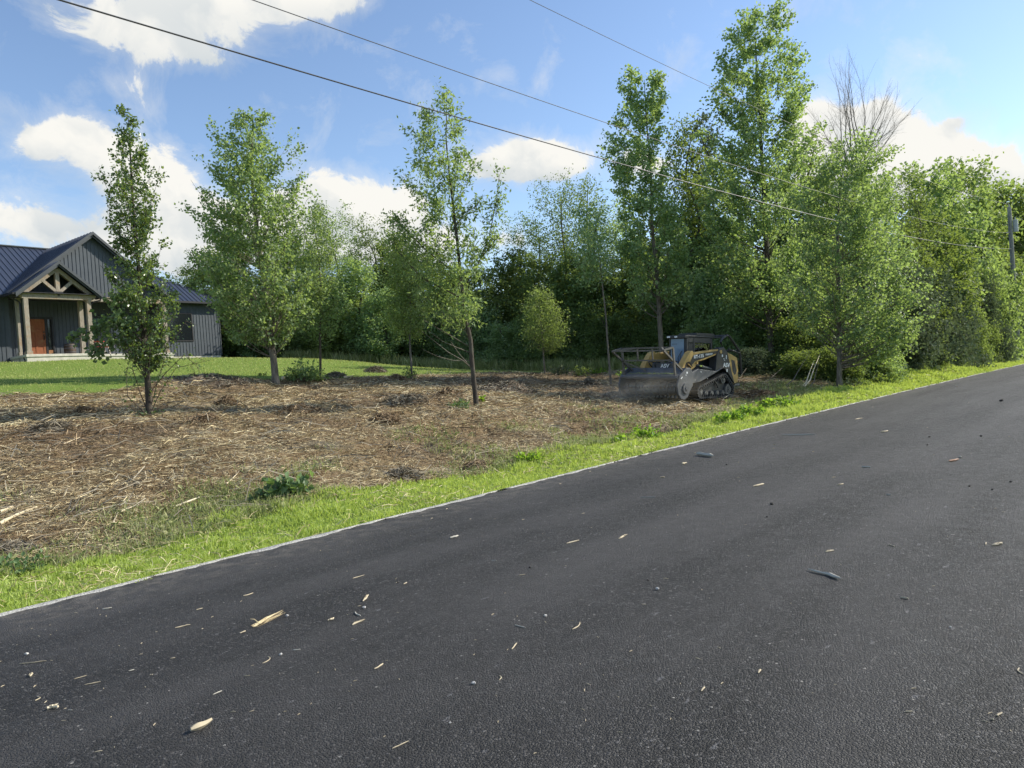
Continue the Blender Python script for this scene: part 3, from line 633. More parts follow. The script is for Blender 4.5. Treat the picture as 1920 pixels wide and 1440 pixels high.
def place(kind, var, x, y, H, Wm, leaf, label, group, rz=None, bark='dark', sink=.1):
    T, v, f = TEMPL[kind][var % len(TEMPL[kind])]; H0 = 4 if kind == 'bush' else 12
    key = (kind, var % len(TEMPL[kind]))
    z = gz(x, y) - sink; sx = Wm if kind != 'bush' else bushw(Wm, H); sz = H / H0
    if key not in _first:
        e = empty(NAMES[kind]); a = T.build('trunk', BK[bark], e); b = mesh_np('crown', v, f, LM[leaf], e)
        _first[key] = (e, a, b)
        for q in (a, b): q.material_slots[0].link = 'OBJECT'
        parts = (a, b)
    else:
        e0, a0, b0 = _first[key]; e = e0.copy(); COL.objects.link(e); parts = []
        for q in (a0, b0): c_ = q.copy(); COL.objects.link(c_); c_.parent = e; parts.append(c_)
    for q, mt in zip(parts, (BK[bark], LM[leaf])): q.material_slots[0].link = 'OBJECT'; q.material_slots[0].material = mt
    e.location = (x, y, z); e.rotation_euler = (0, 0, rng.uniform(0, 6.28) if rz is None else rz); e.scale = (sx, sx, sz)
    tag(e, label, 'shrub' if kind == 'bush' else 'tree', group); return e
def wood(px, top, d, kind, wfac, leaf, label, group, bark='dark', var=None):
    """a tree of the wood: photo column, photo row of its top, distance"""
    q = P(px, top, d); k_, t_ = kt(q[0], q[1]); need = 2.2 + (.85 * bushw(wfac, q[2] - gz(q[0], q[1])) if kind == 'bush' else 1.5)
    if t_ < need:                      # keep crowns off the verge and the road
        q = q + np.array([nv[0], nv[1], 0]) * (need - t_)
    g_ = gz(q[0], q[1]); H = max(1.2, q[2] - g_)
    return place(kind, int(rng.integers(0, 9)) if var is None else var, q[0], q[1], H, wfac, leaf, label, group, bark=bark)
GB = 'trees of the wood behind the lot'; GU = 'shrubs along the foot of the wood'; GH = 'bushes of the roadside thicket'
W = [ # px, top, d, kind, width factor, leaf, label
 (352, 500, 56, 'slim', 1.0, 'dark', 'thin dark tree seen between the house roof and the full poplar'),
 (395, 470, 52, 'broad', .8, 'dark', 'dark tree just beyond the right end of the house'),
 (440, 430, 54, 'broad', .8, 'dark', 'dark tree hidden behind the full poplar'),
 (545, 440, 55, 'broad', .75, 'dark', None), (580, 395, 56, 'airy', .9, 'ash', 'open-crowned tree behind the thin young tree'),
 (625, 392, 54, 'airy', 1.0, 'ash', 'tree with lacy top showing blue sky through it, right of the full poplar'),
 (690, 405, 53, 'airy', 1.0, 'dark', 'dark lacy-topped tree halfway between the full poplar and the slim curved-trunk tree'),
 (665, 485, 50, 'broad', .8, 'poplar', 'rounded mid-green tree below the lacy tops left of centre'), (610, 520, 50, 'broad', .75, 'yellow', 'yellow-green tree behind the thin young tree'),
 (730, 455, 54, 'broad', .8, 'dark', None), (790, 470, 55, 'broad', .85, 'dark', None), (715, 540, 49, 'broad', .6, 'poplar', None), (850, 520, 54, 'broad', .8, 'dark', None),
 (900, 505, 52, 'broad', .75, 'dark', 'round dark tree just right of the slim curved-trunk tree'), (955, 470, 53, 'broad', .85, 'dark', 'dark domed tree left of the airy walnut tops'), 
 (985, 400, 54, 'airy', 1.0, 'ash', 'feathery tree with tiered branches left of the tall thin poplar'), (1045, 345, 53, 'airy', 1.1, 'dark', 'dark feathery-topped tree left of the tall thin poplar'), (1090, 328, 55, 'airy', 1.1, 'dark', 'highest feathery-topped tree left of the tall thin poplar'),
 (1130, 380, 50, 'airy', 1.0, 'poplar', 'pale airy tree above the bare-stemmed sapling'), (1010, 480, 50, 'broad', .8, 'dark', None), (1070, 470, 49, 'broad', .8, 'dark', None), (1120, 500, 47, 'broad', .75, 'dark', None),
 (1165, 420, 49, 'slim', 1.0, 'poplar', None), (1200, 470, 48, 'broad', .8, 'dark', None), (1275, 225, 44, 'slim', 1.15, 'dark', 'tall dark tree between the thin poplar and the tallest poplar'), (1322, 215, 45, 'slim', 1.3, 'grey', 'pale slender tree touching the tallest poplar on its left'),
 (1255, 400, 45, 'broad', .8, 'dark', None), (1300, 330, 42, 'slim', 1.3, 'dark', 'near-black dense tree in the gap left of the tallest poplar'), (1345, 420, 43, 'broad', .8, 'poplar', None), (1390, 330, 42, 'slim', 1.4, 'poplar', None),
 (1500, 240, 42, 'slim', 1.3, 'poplar', 'tree closing the gap between the tallest and the leafy poplar'), (1530, 330, 40, 'broad', .7, 'dark', None), (1480, 420, 40, 'broad', .7, 'dark', None), (1620, 330, 40, 'broad', .75, 'poplar', None),
 (1690, 320, 44, 'airy', 1.0, 'dark', 'open-topped tree right of the leafy poplar'), (1735, 312, 52, 'broad', 1.1, 'ash', 'sunlit yellow-green tree left of the utility pole'), (1800, 308, 63, 'broad', 1.35, 'yellow', 'broad tree with bright sunlit top left of the utility pole'),
 (1860, 350, 68, 'broad', 1.35, 'yellow', 'round-topped tree right behind the utility pole'), (1925, 350, 68, 'broad', 1.35, 'yellow', 'tree at the right edge of the picture beyond the pole'), (1760, 400, 46, 'broad', .9, 'dark', 'dark tree with forked black trunk above the roadside thicket'),
 (1830, 420, 60, 'broad', .9, 'dark', None), (1690, 430, 42, 'broad', .7, 'dark', None), (1900, 450, 66, 'broad', .9, 'dark', None), (1975, 380, 66, 'broad', 1.1, 'dark', None), (2060, 400, 75, 'broad', 1.2, 'dark', None),
]
REG = [(470, 'behind the full poplar'), (560, 'just right of the full poplar'), (640, 'behind the thin young tree'), (720, 'right of the thin young tree'), (800, 'behind the vine-wrapped young tree'), (870, 'left of the slim curved-trunk tree'), (930, 'right of the slim curved-trunk tree'), (1000, 'left of the round olive tree'), (1075, 'behind the round olive tree'), (1150, 'behind the bare-stemmed sapling'),
       (1230, 'left of the tall thin poplar'), (1300, 'behind the machine cab'), (1380, 'behind the machine rear'), (1460, 'behind the tallest poplar'), (1560, 'between the tallest and the leafy poplar'), (1650, 'behind the leafy poplar'), (1740, 'above the left end of the roadside thicket'), (1830, 'above the middle of the roadside thicket'), (1900, 'beside the utility pole'), (9999, 'past the right edge beyond the pole')]
_seen = {}
def region_label(px, row):
    ph = next(r for x, r in REG if px < x); base_ = {'front': 'dense front-row tree of the wood %s', 'back': 'dark rear-row tree of the wood %s', 'shrub': 'dark low shrub of the wood %s'}[row] % ph
    _seen[base_] = _seen.get(base_, 0) + 1; k_ = _seen[base_]
    return base_ if k_ == 1 else base_ + ', %s from left' % ('second', 'third', 'fourth', 'fifth', 'sixth')[k_ - 2]
for px, top, d, kind, wf, leaf, lab in W:
    wood(px, top, d, kind, wf, leaf, lab or region_label(px, 'front'), GB)
# second row behind, closing the gaps low down
for px in range(400, 2150, 62):
    top = 520 + rng.uniform(-20, 30) - (60 if px > 1150 else 0); wood(px + rng.uniform(-15, 15), top, 62 + rng.uniform(-3, 4) - (8 if 1150 < px < 1700 else 0), 'broad', .8, 'dark', region_label(px, 'back'), GB)
# understory
for px in range(425, 1330, 40):
    d = np.interp(px, [420, 700, 900, 1330], [53, 52.5, 50, 42]) + rng.uniform(-1, 1); top = 600 + rng.uniform(-38, 25)
    wood(px + rng.uniform(-10, 10), top, d, 'bush', rng.uniform(.9, 1.15), ['dark', 'dark', 'dark', 'poplar'][rng.integers(0, 4)], region_label(px, 'shrub'), GU)
for px, top, d, wf, leaf, lab, gp in [
 (1310, 610, 38, .8, 'yellow', 'yellow-green bush right behind the machine cab', GU), (1370, 560, 37, .9, 'poplar', 'mid-green bush behind the machine rear guard', GU), (1400, 650, 32, .7, 'grey', 'grey-green bush just right of the machine', GU), (1425, 620, 36, .8, 'dark', 'dark bush at the foot of the tallest poplar, left side', GU),
 (1480, 600, 33, .85, 'dark', 'dark bush between the tallest and the leafy poplar', GU), (1500, 655, 30.5, .6, 'dark', 'low dark bush over the leaning pale stems', GU), (1530, 560, 34, .85, 'yellow', 'sunlit bush left of the leafy poplar trunk', GU), (1545, 650, 30.5, .55, 'dark', 'low dark bush just left of the leafy poplar trunk', GU),
 (1620, 590, 32.5, .8, 'dark', 'dark bush right of the leafy poplar trunk', GU), (1640, 560, 33, .8, 'poplar', 'bright leafy bush under the low crown of the leafy poplar', GU), (1680, 600, 32, .75, 'poplar', 'green bush beside the verge right of the leafy poplar', GU), (1625, 670, 29.5, .5, 'dark', 'low dark bush by the verge right of the leafy poplar', GU), (1690, 640, 31.5, .6, 'dark', 'low bush at the verge under the grey thicket', GU),
 (1720, 485, 36, 1.05, 'grey', 'grey-green bush, leftmost and tallest of the roadside thicket', GH), (1765, 495, 38.5, 1.05, 'grey', 'grey-green bush second from left in the roadside thicket', GH), (1815, 505, 41, 1.1, 'grey', 'rounded grey-green bush in the middle of the roadside thicket', GH), (1855, 525, 44, 1.0, 'grey', 'grey-green bush left of the pole foot', GH),
 (1745, 580, 35.5, .7, 'grey', 'lower grey bush at the front of the roadside thicket', GH), (1800, 570, 38.5, .75, 'yellow', 'yellowish bush at the front of the roadside thicket', GH), (1850, 590, 42, .7, 'yellow', 'yellowish bush near the verge by the pole', GH), (1897, 520, 51, .75, 'grey', 'grey-green bush hiding the foot of the utility pole', GH), (1915, 560, 47, .6, 'yellow', 'low bush in front of the utility pole', GH), (1720, 640, 33, .55, 'poplar', 'green bush at the verge below the roadside thicket', GH), (1770, 640, 36, .55, 'dark', 'low dark bush at the verge below the roadside thicket', GH),
 (1880, 490, 53, .8, 'ash', 'pale leafy bush around the pole foot', GH), (1920, 490, 55, 1.0, 'ash', 'bush at the right edge of the picture beside the pole', GH), (1900, 590, 50, .7, 'yellow', 'bush at the verge at the right edge', GH), (1960, 540, 58, .9, 'grey', 'bush beyond the right edge of the thicket', GH), (1340, 500, 39, 1.1, 'poplar', 'tall leafy shrub under the tallest poplar, left side', GU), (1500, 480, 36, 1.1, 'poplar', 'tall leafy shrub between the two right poplars', GU)]:
    wood(px, top, d, 'bush', wf, leaf, lab, gp)
# ------------------------------------------------------------------ grass, straw and weeds
def grassmat(name, c0, c1, c2, trans, tw=.4):
    return leafmat(name, c0, c1, c2, trans, tw, .5, .25, 0)
GM = grassmat('grass_blade', (.15, .21, .05), (.38, .48, .10), (.66, .70, .30), (.62, .74, .12), .42)
LG = grassmat('lawn_blade', (.20, .23, .075), (.38, .42, .14), (.56, .57, .26), (.54, .60, .14), .35)
GD = grassmat('rough_grass', (.12, .155, .055), (.30, .34, .13), (.56, .55, .32), (.42, .50, .14), .35)
def blades(name, x, y, L, wd, mat, lean=.5, z0=None, rg=rng):
    n = len(x); z = height(x, y) if z0 is None else z0
    p = np.c_[x, y, z - .01]; a = rg.uniform(0, 2 * np.pi, n); b = np.c_[np.cos(a), np.sin(a), np.zeros(n)] * (wd / 2)[:, None]
    a2 = rg.uniform(0, 2 * np.pi, n); ln = np.abs(rg.normal(size=n)) * lean; dr = np.c_[np.cos(a2) * ln, np.sin(a2) * ln, np.ones(n)]
    m_ = p + dr * np.array([.45, .45, .55]) * L[:, None]; tp = p + unit(dr * np.array([1.25, 1.25, 1])) * L[:, None]
    v = np.stack([p - b, p + b, m_ + b * .75, tp, m_ - b * .75], 1).reshape(-1, 3)
    f = np.arange(n * 5, dtype=np.int32).reshape(-1, 5)
    o = mesh_np(name, v, f, mat); return o
# verge strip along the road
def verge_pts(n, k0, k1, pw):
    q = rng.random(n); k = k0 + (k1 - k0) * q ** pw
    tt = rng.uniform(-.0, 1, n); return k, tt
n = 120000; dd = 5.5 * (70 / 5.5) ** rng.random(n); kk = dd * 1.35 - 9.5; kk = np.where(kk > 80, 80, kk)
wv = 2.15 + vnoise(kk, kk * 0, .6) * .5; tt = .03 + rng.random(n) * wv + vnoise(kk, kk * 0 + 9, 2.) * .14 + vnoise(kk, kk * 0 + 5, 9.) * .08
x_, y_ = from_kt(kk, tt); dist = np.hypot(x_, y_)
sh = 1 + .5 * smooth01((tt - 1.9) / .5)
tuft = .6 + 1.2 * np.clip(vnoise(x_, y_, 2.6) + vnoise(x_, y_, 6) * .6 + .3, 0, 1)
o = blades('verge_grass', x_, y_, rng.uniform(.05, .11, n) * sh * tuft * np.clip(dist / 14, .9, 1.5), .0068 * np.clip(dist / 6, 1, 7), GM, .7)
tag(o, 'bright mown grass strip along the road edge', 'grass', kind='stuff')
# lawn before the house
n = 110000; x_ = rng.uniform(-46, 12, n); dp = rng.uniform(18, 56, n); keep = (lawnw(x_, dp) > .5) & (kt(x_, dp)[1] > 3); x_, dp = x_[keep], dp[keep]
rel = (np.c_[x_, dp] - HO[:2]); uu = rel @ HU[:2]; vv = rel @ HV[:2]; keep = ~((vv > -.35) & (uu > -.6) & (uu < 8.1) | (vv > 1.85) & (uu < 12)); x_, dp = x_[keep], dp[keep]; n = len(x_)
o = blades('lawn_grass', x_, dp, rng.uniform(.05, .11, n), .0065 * np.clip(dp / 12, 1, 6), LG, .6); tag(o, 'mown sunlit lawn in front of the slate house', 'grass', kind='stuff')
# rough cut grass among the mulch next to the verge and at its far side
n = 95000; dd = 6 * (45 / 6) ** rng.random(n); kk = dd * 1.35 - 9.5; tt = 2.0 + np.abs(rng.normal(size=n)) * 1.9
x_, y_ = from_kt(kk, tt); dn = vnoise(x_, y_, .5) * 1.6 + vnoise(x_, y_, 2) * .8; keep = dn - (tt - 2.1) * .22 > rng.uniform(-.6, .5, n); x_, y_ = x_[keep], y_[keep]; n = len(x_); dist = np.hypot(x_, y_)
o = blades('rough_grass', x_, y_, rng.uniform(.08, .2, n), .005 * np.clip(dist / 6, 1, 6), GD, 1.0); tag(o, 'rough flattened grass where the mulch meets the verge', 'grass', kind='stuff')
# tall grass at the foot of the wood
n = 26000; u_ = rng.uniform(-.30, .19, n); dp = np.interp(u_, [-.30, .0, .19], [50.5, 47.5, 41.5]) + rng.uniform(-1.2, 2.6, n); x_ = u_ * dp
o = blades('tall_grass', x_, dp, rng.uniform(.3, 1.0, n), np.full(n, .035), GD, .35); tag(o, 'tall uncut grass along the foot of the wood', 'grass', kind='stuff')
# rank growth under the thicket beside the verge on the right
n = 30000; kk = rng.uniform(33, 75, n); tt = 2.2 + np.abs(rng.normal(size=n)) * 1.0; x_, y_ = from_kt(kk, tt)
o = blades('verge_weeds', x_, y_, rng.uniform(.12, .55, n), .0055 * np.clip(np.hypot(x_, y_) / 7, 1, 7), LM['ash'], .7); tag(o, 'rank weeds and tall grass under the roadside thicket', 'weeds', kind='stuff')

def strawmat(name, stops):
    m, nt = newmat(name); t = NT(nt); g = t.n('ShaderNodeNewGeometry'); c = coords(t)
    f = t.math('ADD', t.math('MULTIPLY', g.outputs['Random Per Island'], .75), t.math('MULTIPLY', t.math('SUBTRACT', t.noise(c, .5, 3, .5), .3), .7), clamp=True)
    out(t, principled(t, t.ramp(f, stops), .75, 0, .3).outputs[0]); return m
SM = strawmat('straw', [(0, (.06, .045, .026)), (.2, (.18, .132, .07)), (.42, (.37, .29, .155)), (.68, (.55, .455, .265)), (.88, (.70, .61, .40)), (1, (.27, .29, .15))])
SR = strawmat('red_straw', [(0, (.07, .045, .026)), (.4, (.21, .145, .085)), (.8, (.37, .275, .165)), (1, (.50, .41, .26))])
SG = strawmat('grey_twig', [(0, (.07, .06, .045)), (.5, (.19, .165, .12)), (1, (.36, .32, .24))])
WOODP = strawmat('split_wood', [(0, (.52, .42, .26)), (.5, (.66, .56, .38)), (1, (.74, .68, .54))])
DIRT = simple('clod', (.085, .06, .038), .95, var=.5, scale=12, bstr=.9)
def strands(p, L, wd, tilt, rg, yaw=None):
    n = len(p); a = rg.uniform(0, 2 * np.pi, n) if yaw is None else yaw; th = rg.normal(size=n) * tilt
    d = np.c_[np.cos(a) * np.cos(th), np.sin(a) * np.cos(th), np.sin(th)]; s_ = np.c_[-np.sin(a), np.cos(a), np.zeros(n)]; s_ = unit(s_ + rg.normal(size=(n, 3)) * .5)
    bend = s_ * (rg.normal(size=n) * .13 * L)[:, None] + np.c_[np.zeros(n), np.zeros(n), np.abs(rg.normal(size=n)) * .08 * L]
    w_ = unit(np.cross(d, np.array([0, 0, 1.]) + rg.normal(size=(n, 3)) * .5)) * (wd / 2)[:, None]
    a_ = p - d * (L / 2)[:, None]; c_ = p + bend; b_ = p + d * (L / 2)[:, None]
    v = np.stack([a_ - w_, a_ + w_, c_ + w_, b_ + w_ * .5, b_ - w_ * .5, c_ - w_], 1).reshape(-1, 3)
    i = np.arange(n, dtype=np.int32)[:, None] * 6
    f = np.stack([i + 0, i + 1, i + 2, i + 5, i + 5, i + 2, i + 3, i + 4], -1).reshape(-1, 4); return v, f
def mulch_pts(n, far=46):
    u_ = rng.uniform(-.72, .44, n); d_ = 6.5 * (far / 6.5) ** (rng.random(n) ** .85); x_ = u_ * d_; keep = mulchw(x_, d_) > .45; return x_[keep], d_[keep]
x_, y_ = mulch_pts(300000); n = len(x_); dist = np.hypot(x_, y_)
red = (vnoise(x_, y_, .55) + vnoise(x_, y_, 1.7) * .4 + .10 * np.clip((y_ - 12) / 10, 0, 1)) > rng.uniform(-.05, .55, n)
Ls = np.clip(rng.lognormal(-2.3, .65, n), .03, .8) * np.clip(dist / 18, .8, 1.3); zz = height(x_, y_) + rng.uniform(0, .05, n)
for nm, sel, mt, lab in (('straw_mulch', ~red, SM, 'pale shredded straw and stalks covering the cleared lot'), ('brown_mulch', red, SR, 'reddish-brown shredded litter on the cleared lot')):
    v, f = strands(np.c_[x_, y_, zz][sel], Ls[sel], (.0040 * np.clip(dist / 8, 1, 3.6) * rng.uniform(.6, 1.7, n))[sel], .16, rng); tag(mesh_np(nm, v, f, mt), lab, 'mulch', kind='stuff')
n = 2600; x_, y_ = mulch_pts(n * 2); n = len(x_); zz = height(x_, y_) + rng.uniform(.01, .07, n); dist = np.hypot(x_, y_)
v, f = strands(np.c_[x_, y_, zz], rng.uniform(.3, 1.1, n), .007 * np.clip(dist / 8, 1, 3) * rng.uniform(.6, 1.5, n), .06, rng); tag(mesh_np('brush_litter', v, f, SG), 'grey-brown twigs and long stems strewn over the cleared lot', 'brush', kind='stuff')
n = 9000; dd = 5.5 * (70 / 5.5) ** rng.random(n); kk = np.minimum(dd * 1.35 - 9.5, 80); x_, y_ = from_kt(kk, rng.uniform(.05, 2.5, n)); kp = vnoise(x_, y_, 1.1) > rng.uniform(-.3, .4, n); x_, y_ = x_[kp], y_[kp]; n = len(x_)
v, f = strands(np.c_[x_, y_, height(x_, y_) + rng.uniform(.03, .09, n)], rng.uniform(.05, .22, n), .004 * np.clip(np.hypot(x_, y_) / 6, 1, 6), .3, rng); tag(mesh_np('dry_clippings', v, f, SM), 'dry clippings and dead stems lying on the mown verge', 'clippings', kind='stuff')
# heaps of shredded litter
def heap(px, py, wpx, hpx, label, dark=.5, grp=None):
    b = GT(px, py); d_ = b[1]; r_ = wpx / 2 * d_ / FPX; h_ = .8 * hpx * d_ / FPX; e = empty('mulch_heap', tuple(b)); tag(e, label, 'mulch heap', grp)
    rg = np.random.default_rng(int(px * 7 + py)); nr, na = 9, 26; V = []
    for i in range(nr):
        for j in range(na):
            a = 2 * math.pi * j / na; q = i / (nr - 1); rr = r_ * q * (1 + .3 * vnoise(math.cos(a) * 1.2 + px, math.sin(a) * 1.2, 1.7)); x = rr * math.cos(a); y = rr * math.sin(a)
            hh = h_ * (1 - q ** 1.5) * (1 + .9 * float(vnoise(b[0] + x, b[1] + y, 5))) + .02 * rg.normal() * (q < .95)
            V.append((x, y, max(-.1, hh) + gz(b[0] + x, b[1] + y) - b[2] - .03))
    F = [(i * na + j, i * na + (j + 1) % na, (i + 1) * na + (j + 1) % na, (i + 1) * na + j) for i in range(nr - 1) for j in range(na)]
    mesh_np('soil', V, F, DIRT, e, smooth=True)
    n = int(260 + 500 * r_); a = rg.uniform(0, 6.283, n); q = rg.random(n) ** .6; x = r_ * q * np.cos(a); y = r_ * q * np.sin(a)
    z = height(b[0] + x, b[1] + y) - b[2] + h_ * (1 - q ** 1.5) * .95 + rg.uniform(-.01, .06, n)
    v, f = strands(np.c_[x, y, z], rg.uniform(.06, .3, n), .006 * np.clip(d_ / 7, 1, 3.5) * rg.uniform(.6, 1.5, n), .35, rg); s_ = rg.random() < dark
    mesh_np('litter', v, f, SG if s_ else SR, e)
for a in [(426, 760, 46, 17, 'small dark heap of shredded litter left of the full poplar', .2), (160, 778, 36, 12, 'small brown heap between the left edge and the dark upright tree', .1), (95, 808, 70, 13, 'greenish-dark heap near the left edge of the lot', .9), (380, 790, 60, 10, 'low red-brown heap right of the dark upright tree', .1),
          (725, 792, 60, 14, 'dark brown heap in the middle of the mulch', .2), (760, 757, 90, 14, 'long grey heap left of the slim curved-trunk tree', .9), (840, 740, 60, 12, 'low grey heap touching the slim tree on its left', .9), (950, 735, 130, 22, 'widest grey heap of twigs, right of the slim curved-trunk tree', 1), (1105, 722, 50, 14, 'grey-brown heap left of the bare-stemmed sapling', .9),
          (745, 711, 28, 8, 'tiny red-brown heap at the lawn edge by the vine-wrapped young tree', .0), (630, 707, 40, 10, 'grey raked heap at the lawn edge right of the thin young tree', 1), (705, 698, 44, 12, 'grey-green raked heap on the lawn edge', 1), (1160, 745, 60, 9, 'low dusty heap in front of the mulcher drum', .9),
          (895, 880, 60, 12, 'dark clod of turned soil against the verge, mid picture', .2), (760, 895, 80, 13, 'long dark clod of soil against the verge left of the leafy weed', .3), (395, 716, 170, 14, 'broad raked grey bank along the lawn edge left of the full poplar', 1), (930, 715, 60, 8, 'low reddish heap near the far mulch edge', 0), (20, 1040, 90, 14, 'matted dark cuttings against the verge at the left edge', 1), (560, 770, 90, 8, 'low brown ridge of litter beyond the middle of the lot', .1), (1430, 742, 60, 7, 'thin reddish litter heap right of the machine', 0)]:
    heap(*a)
# pale broken stalks lying on the mulch (photo points along each)
for i, (pts_, r_, lab) in enumerate([
 ([(0, 968), (25, 958)], .028, 'thick pale split stalk cut by the left edge of the picture'), ([(0, 990), (28, 972), (70, 958)], .024, 'thick pale stalk just below it at the left edge'), ([(190, 884), (235, 898), (262, 912), (275, 902), (272, 888)], .013, 'long pale bent stalk with hooked end, left part of the mulch'),
 ([(330, 955), (375, 938), (420, 936), (443, 934)], .016, 'long pale forked stalk lying across the rough grass'), ([(425, 912), (437, 902), (449, 888)], .010, 'short pale stalk above the rough grass'), ([(213, 985), (222, 965), (250, 955), (265, 950)], .009, 'thin pale bent stalk below the long hooked one'),
 ([(60, 1040), (100, 1030), (150, 1030)], .010, 'thin greenish-white stalk curving over dark cuttings by the verge'), ([(0, 945), (18, 936)], .012, 'short pale stalk at the left edge'), ([(535, 787), (545, 779)], .015, 'short pale stick standing out in the mid mulch'), ([(92, 868), (95, 845)], .009, 'thin upright pale stalk left of the heap'),
 ([(990, 732), (1010, 734), (1022, 736)], .03, 'grey log lying right of the widest heap'), ([(530, 714), (552, 710)], .07, 'pale log end at the lawn edge beside the full poplar'), ([(645, 710), (662, 708)], .04, 'pale stick at the lawn edge by the grey raked heap'), ([(1134, 800), (1146, 820)], .012, 'thin pale stalk near the leafy weed beside the verge'),
 ([(963, 695), (972, 710)], .02, 'pale leaning stick at the far mulch edge'), ([(120, 836), (150, 824)], .010, 'pale thin stalk right of the greenish heap')]):
    w_ = []
    for j, (x, y) in enumerate(pts_):
        g_ = GT(x, y); w_.append(g_ + np.array([0, 0, r_ + .03]))
    mb = MB(); n_ = len(w_); L = bez(w_[0], w_[n_ // 2] if n_ > 2 else (w_[0] + w_[-1]) / 2, w_[-1], 7) if n_ <= 3 else np.array(w_)
    base_ = w_[0]; mb.tube([p - base_ for p in L], list(np.linspace(r_, r_ * .5, len(L)) * np.random.default_rng(i).uniform(.8, 1.2, len(L))), 6)
    o = mb.build('broken_stalk', WOODP if i not in (10,) else SG); o.location = tuple(base_); tag(o, lab, 'stalk', 'broken stalks on the mulch')
# leaning pale stems at the foot of the thicket
for i, (a, b, r_, lab) in enumerate([((1470, 727), (1500, 690), .022, 'curved pale stem leaning left of the two splintered ones'), ((1501, 728), (1517, 700), .035, 'thick splintered pale stem leaning at the thicket foot'), ((1506, 728), (1526, 692), .03, 'splintered pale stem leaning second from right'), ((1517, 728), (1530, 698), .022, 'thin grey stem leaning rightmost at the thicket foot'), ((1420, 722), (1455, 700), .015, 'low thin stem leaning beside the machine')]):
    p = GT(*a); q = P(b[0], b[1], p[1] + .9); mb = MB(); mb.tube([np.zeros(3), (q - p) * .5 + np.array([.05, 0, -.06]), q - p, (q - p) * 1.7 + np.array([.1, .3, .1])], [r_, r_ * .8, r_ * .55, r_ * .3], 6)
    o = mb.build('leaning_stem', WOODP if i in (1, 2) else BK['dead']); o.location = tuple(p); tag(o, lab, 'stem', 'cut stems leaning at the thicket foot')

# leafy weeds
def weed(px, py, wpx, hpx, leaf, label, n_stem=14, nl=9, ls=.06, wid=.7, name='weed', cat='weed', grp=None, lean=.5):
    b = GT(px, py); d_ = b[1]; r_ = wpx / 2 * d_ / FPX; h_ = hpx * d_ / FPX; rg = np.random.default_rng(int(px * 3 + py)); T = Tubes(); LP, LD, LS = [], [], []
    for i in range(n_stem):
        a = rg.uniform(0, 6.28); q = rg.random() ** .5 * r_; p0 = np.array([math.cos(a), math.sin(a), 0]) * q * .35; p1 = np.array([math.cos(a) * q, math.sin(a) * q, h_ * rg.uniform(.55, 1.05) * (1 - .4 * (q / r_) ** 2)])
        p0[2] = gz(b[0] + p0[0], b[1] + p0[1]) - b[2] - .02; T.add(bez(p0, (p0 + p1) / 2 + np.array([0, 0, h_ * .15]), p1, 4), [.006, .005, .004, .002], 3)
        m_ = nl; tt = rg.uniform(.2, 1, (m_, 1)); LP.append(p0 + (p1 - p0) * tt + rg.normal(size=(m_, 3)) * .02); LD.append(rg.normal(size=(m_, 3)) + np.array([0, 0, .1])); LS.append(ls * rg.uniform(.6, 1.3, m_))
    LP = np.concatenate(LP); LD = unit(np.concatenate(LD)); v, f = quad_leaves(LP, LD, unit(rg.normal(size=LP.shape) * .6 + np.array([0, 0, .8])), np.concatenate(LS), wid)
    e = empty(name, tuple(b)); tag(e, label, cat, grp); T.build('stem', BK['brown'], e); mesh_np('foliage', v, f, LM[leaf], e)
weed(545, 935, 95, 48, 'vine', 'broad-leaved dark green weed by the verge, lower left of centre', 34, 9, .12, .8); weed(500, 940, 60, 20, 'vine', 'low trailing weed just left of the broad-leaved one', 16, 7, .08)
weed(990, 866, 60, 20, 'bright', 'bright green leafy weed at the verge, mid picture', 24, 8, .10, .7); weed(1205, 826, 90, 30, 'bright', 'bright upright weed at the verge below the machine', 30, 8, .12, .5); weed(1160, 832, 40, 14, 'bright', 'small weed left of the bright upright one', 12, 7, .1)
weed(1370, 792, 60, 24, 'bright', 'bright weed clump at the verge, leftmost of three below the machine', 30, 10, .11); weed(1410, 782, 60, 26, 'bright', 'bright weed clump at the verge, middle of three below the machine', 34, 10, .11); weed(1462, 768, 90, 28, 'bright', 'bright weed clump at the verge, rightmost and tallest of three', 50, 10, .12)
weed(40, 1078, 120, 40, 'vine', 'tangled leafy weed at the lower left edge of the mulch', 26, 8, .06); weed(375, 962, 60, 16, 'yellow', 'low yellow-green weed in the rough grass', 14, 6, .05)
weed(570, 716, 72, 48, 'ash', 'leafy shrub at the lawn edge between the two nearest stems right of the house', 40, 14, .13, .5, 'lawn_shrub', 'shrub'); weed(545, 714, 30, 22, 'dark', 'small dark shoot left of that leafy shrub', 12, 9, .10, .6, 'lawn_shrub', 'shrub'); weed(602, 716, 30, 26, 'yellow', 'small shoot hugging the thin young tree', 10, 9, .1)
weed(770, 712, 34, 32, 'yellow', 'tuft of pale leaves round the vine-wrapped stem', 16, 9, .09); weed(1090, 705, 50, 22, 'yellow', 'yellow-green weed clump left of the bare-stemmed sapling', 24, 9, .12); weed(1050, 704, 50, 26, 'grey', 'grey-green weeds at the foot of the round olive tree', 24, 9, .12); weed(1180, 706, 60, 14, 'bright', 'strip of bright weeds behind the mulcher cage, left', 24, 7, .12); weed(1120, 700, 40, 10, 'bright', 'low bright weeds left of the cage', 16, 7, .12)
weed(865, 765, 50, 16, 'vine', 'low blue-green weed at the foot of the slim curved-trunk tree', 26, 9, .10, .35); weed(905, 752, 16, 10, 'bright', 'tiny bright sprout right of the slim tree foot', 8, 6, .09); weed(1640, 716, 60, 24, 'bright', 'bright weed clump at the verge right of the leafy poplar', 30, 9, .12); weed(1590, 726, 50, 18, 'grey', 'grey-green weeds at the leafy poplar foot', 20, 8, .12)
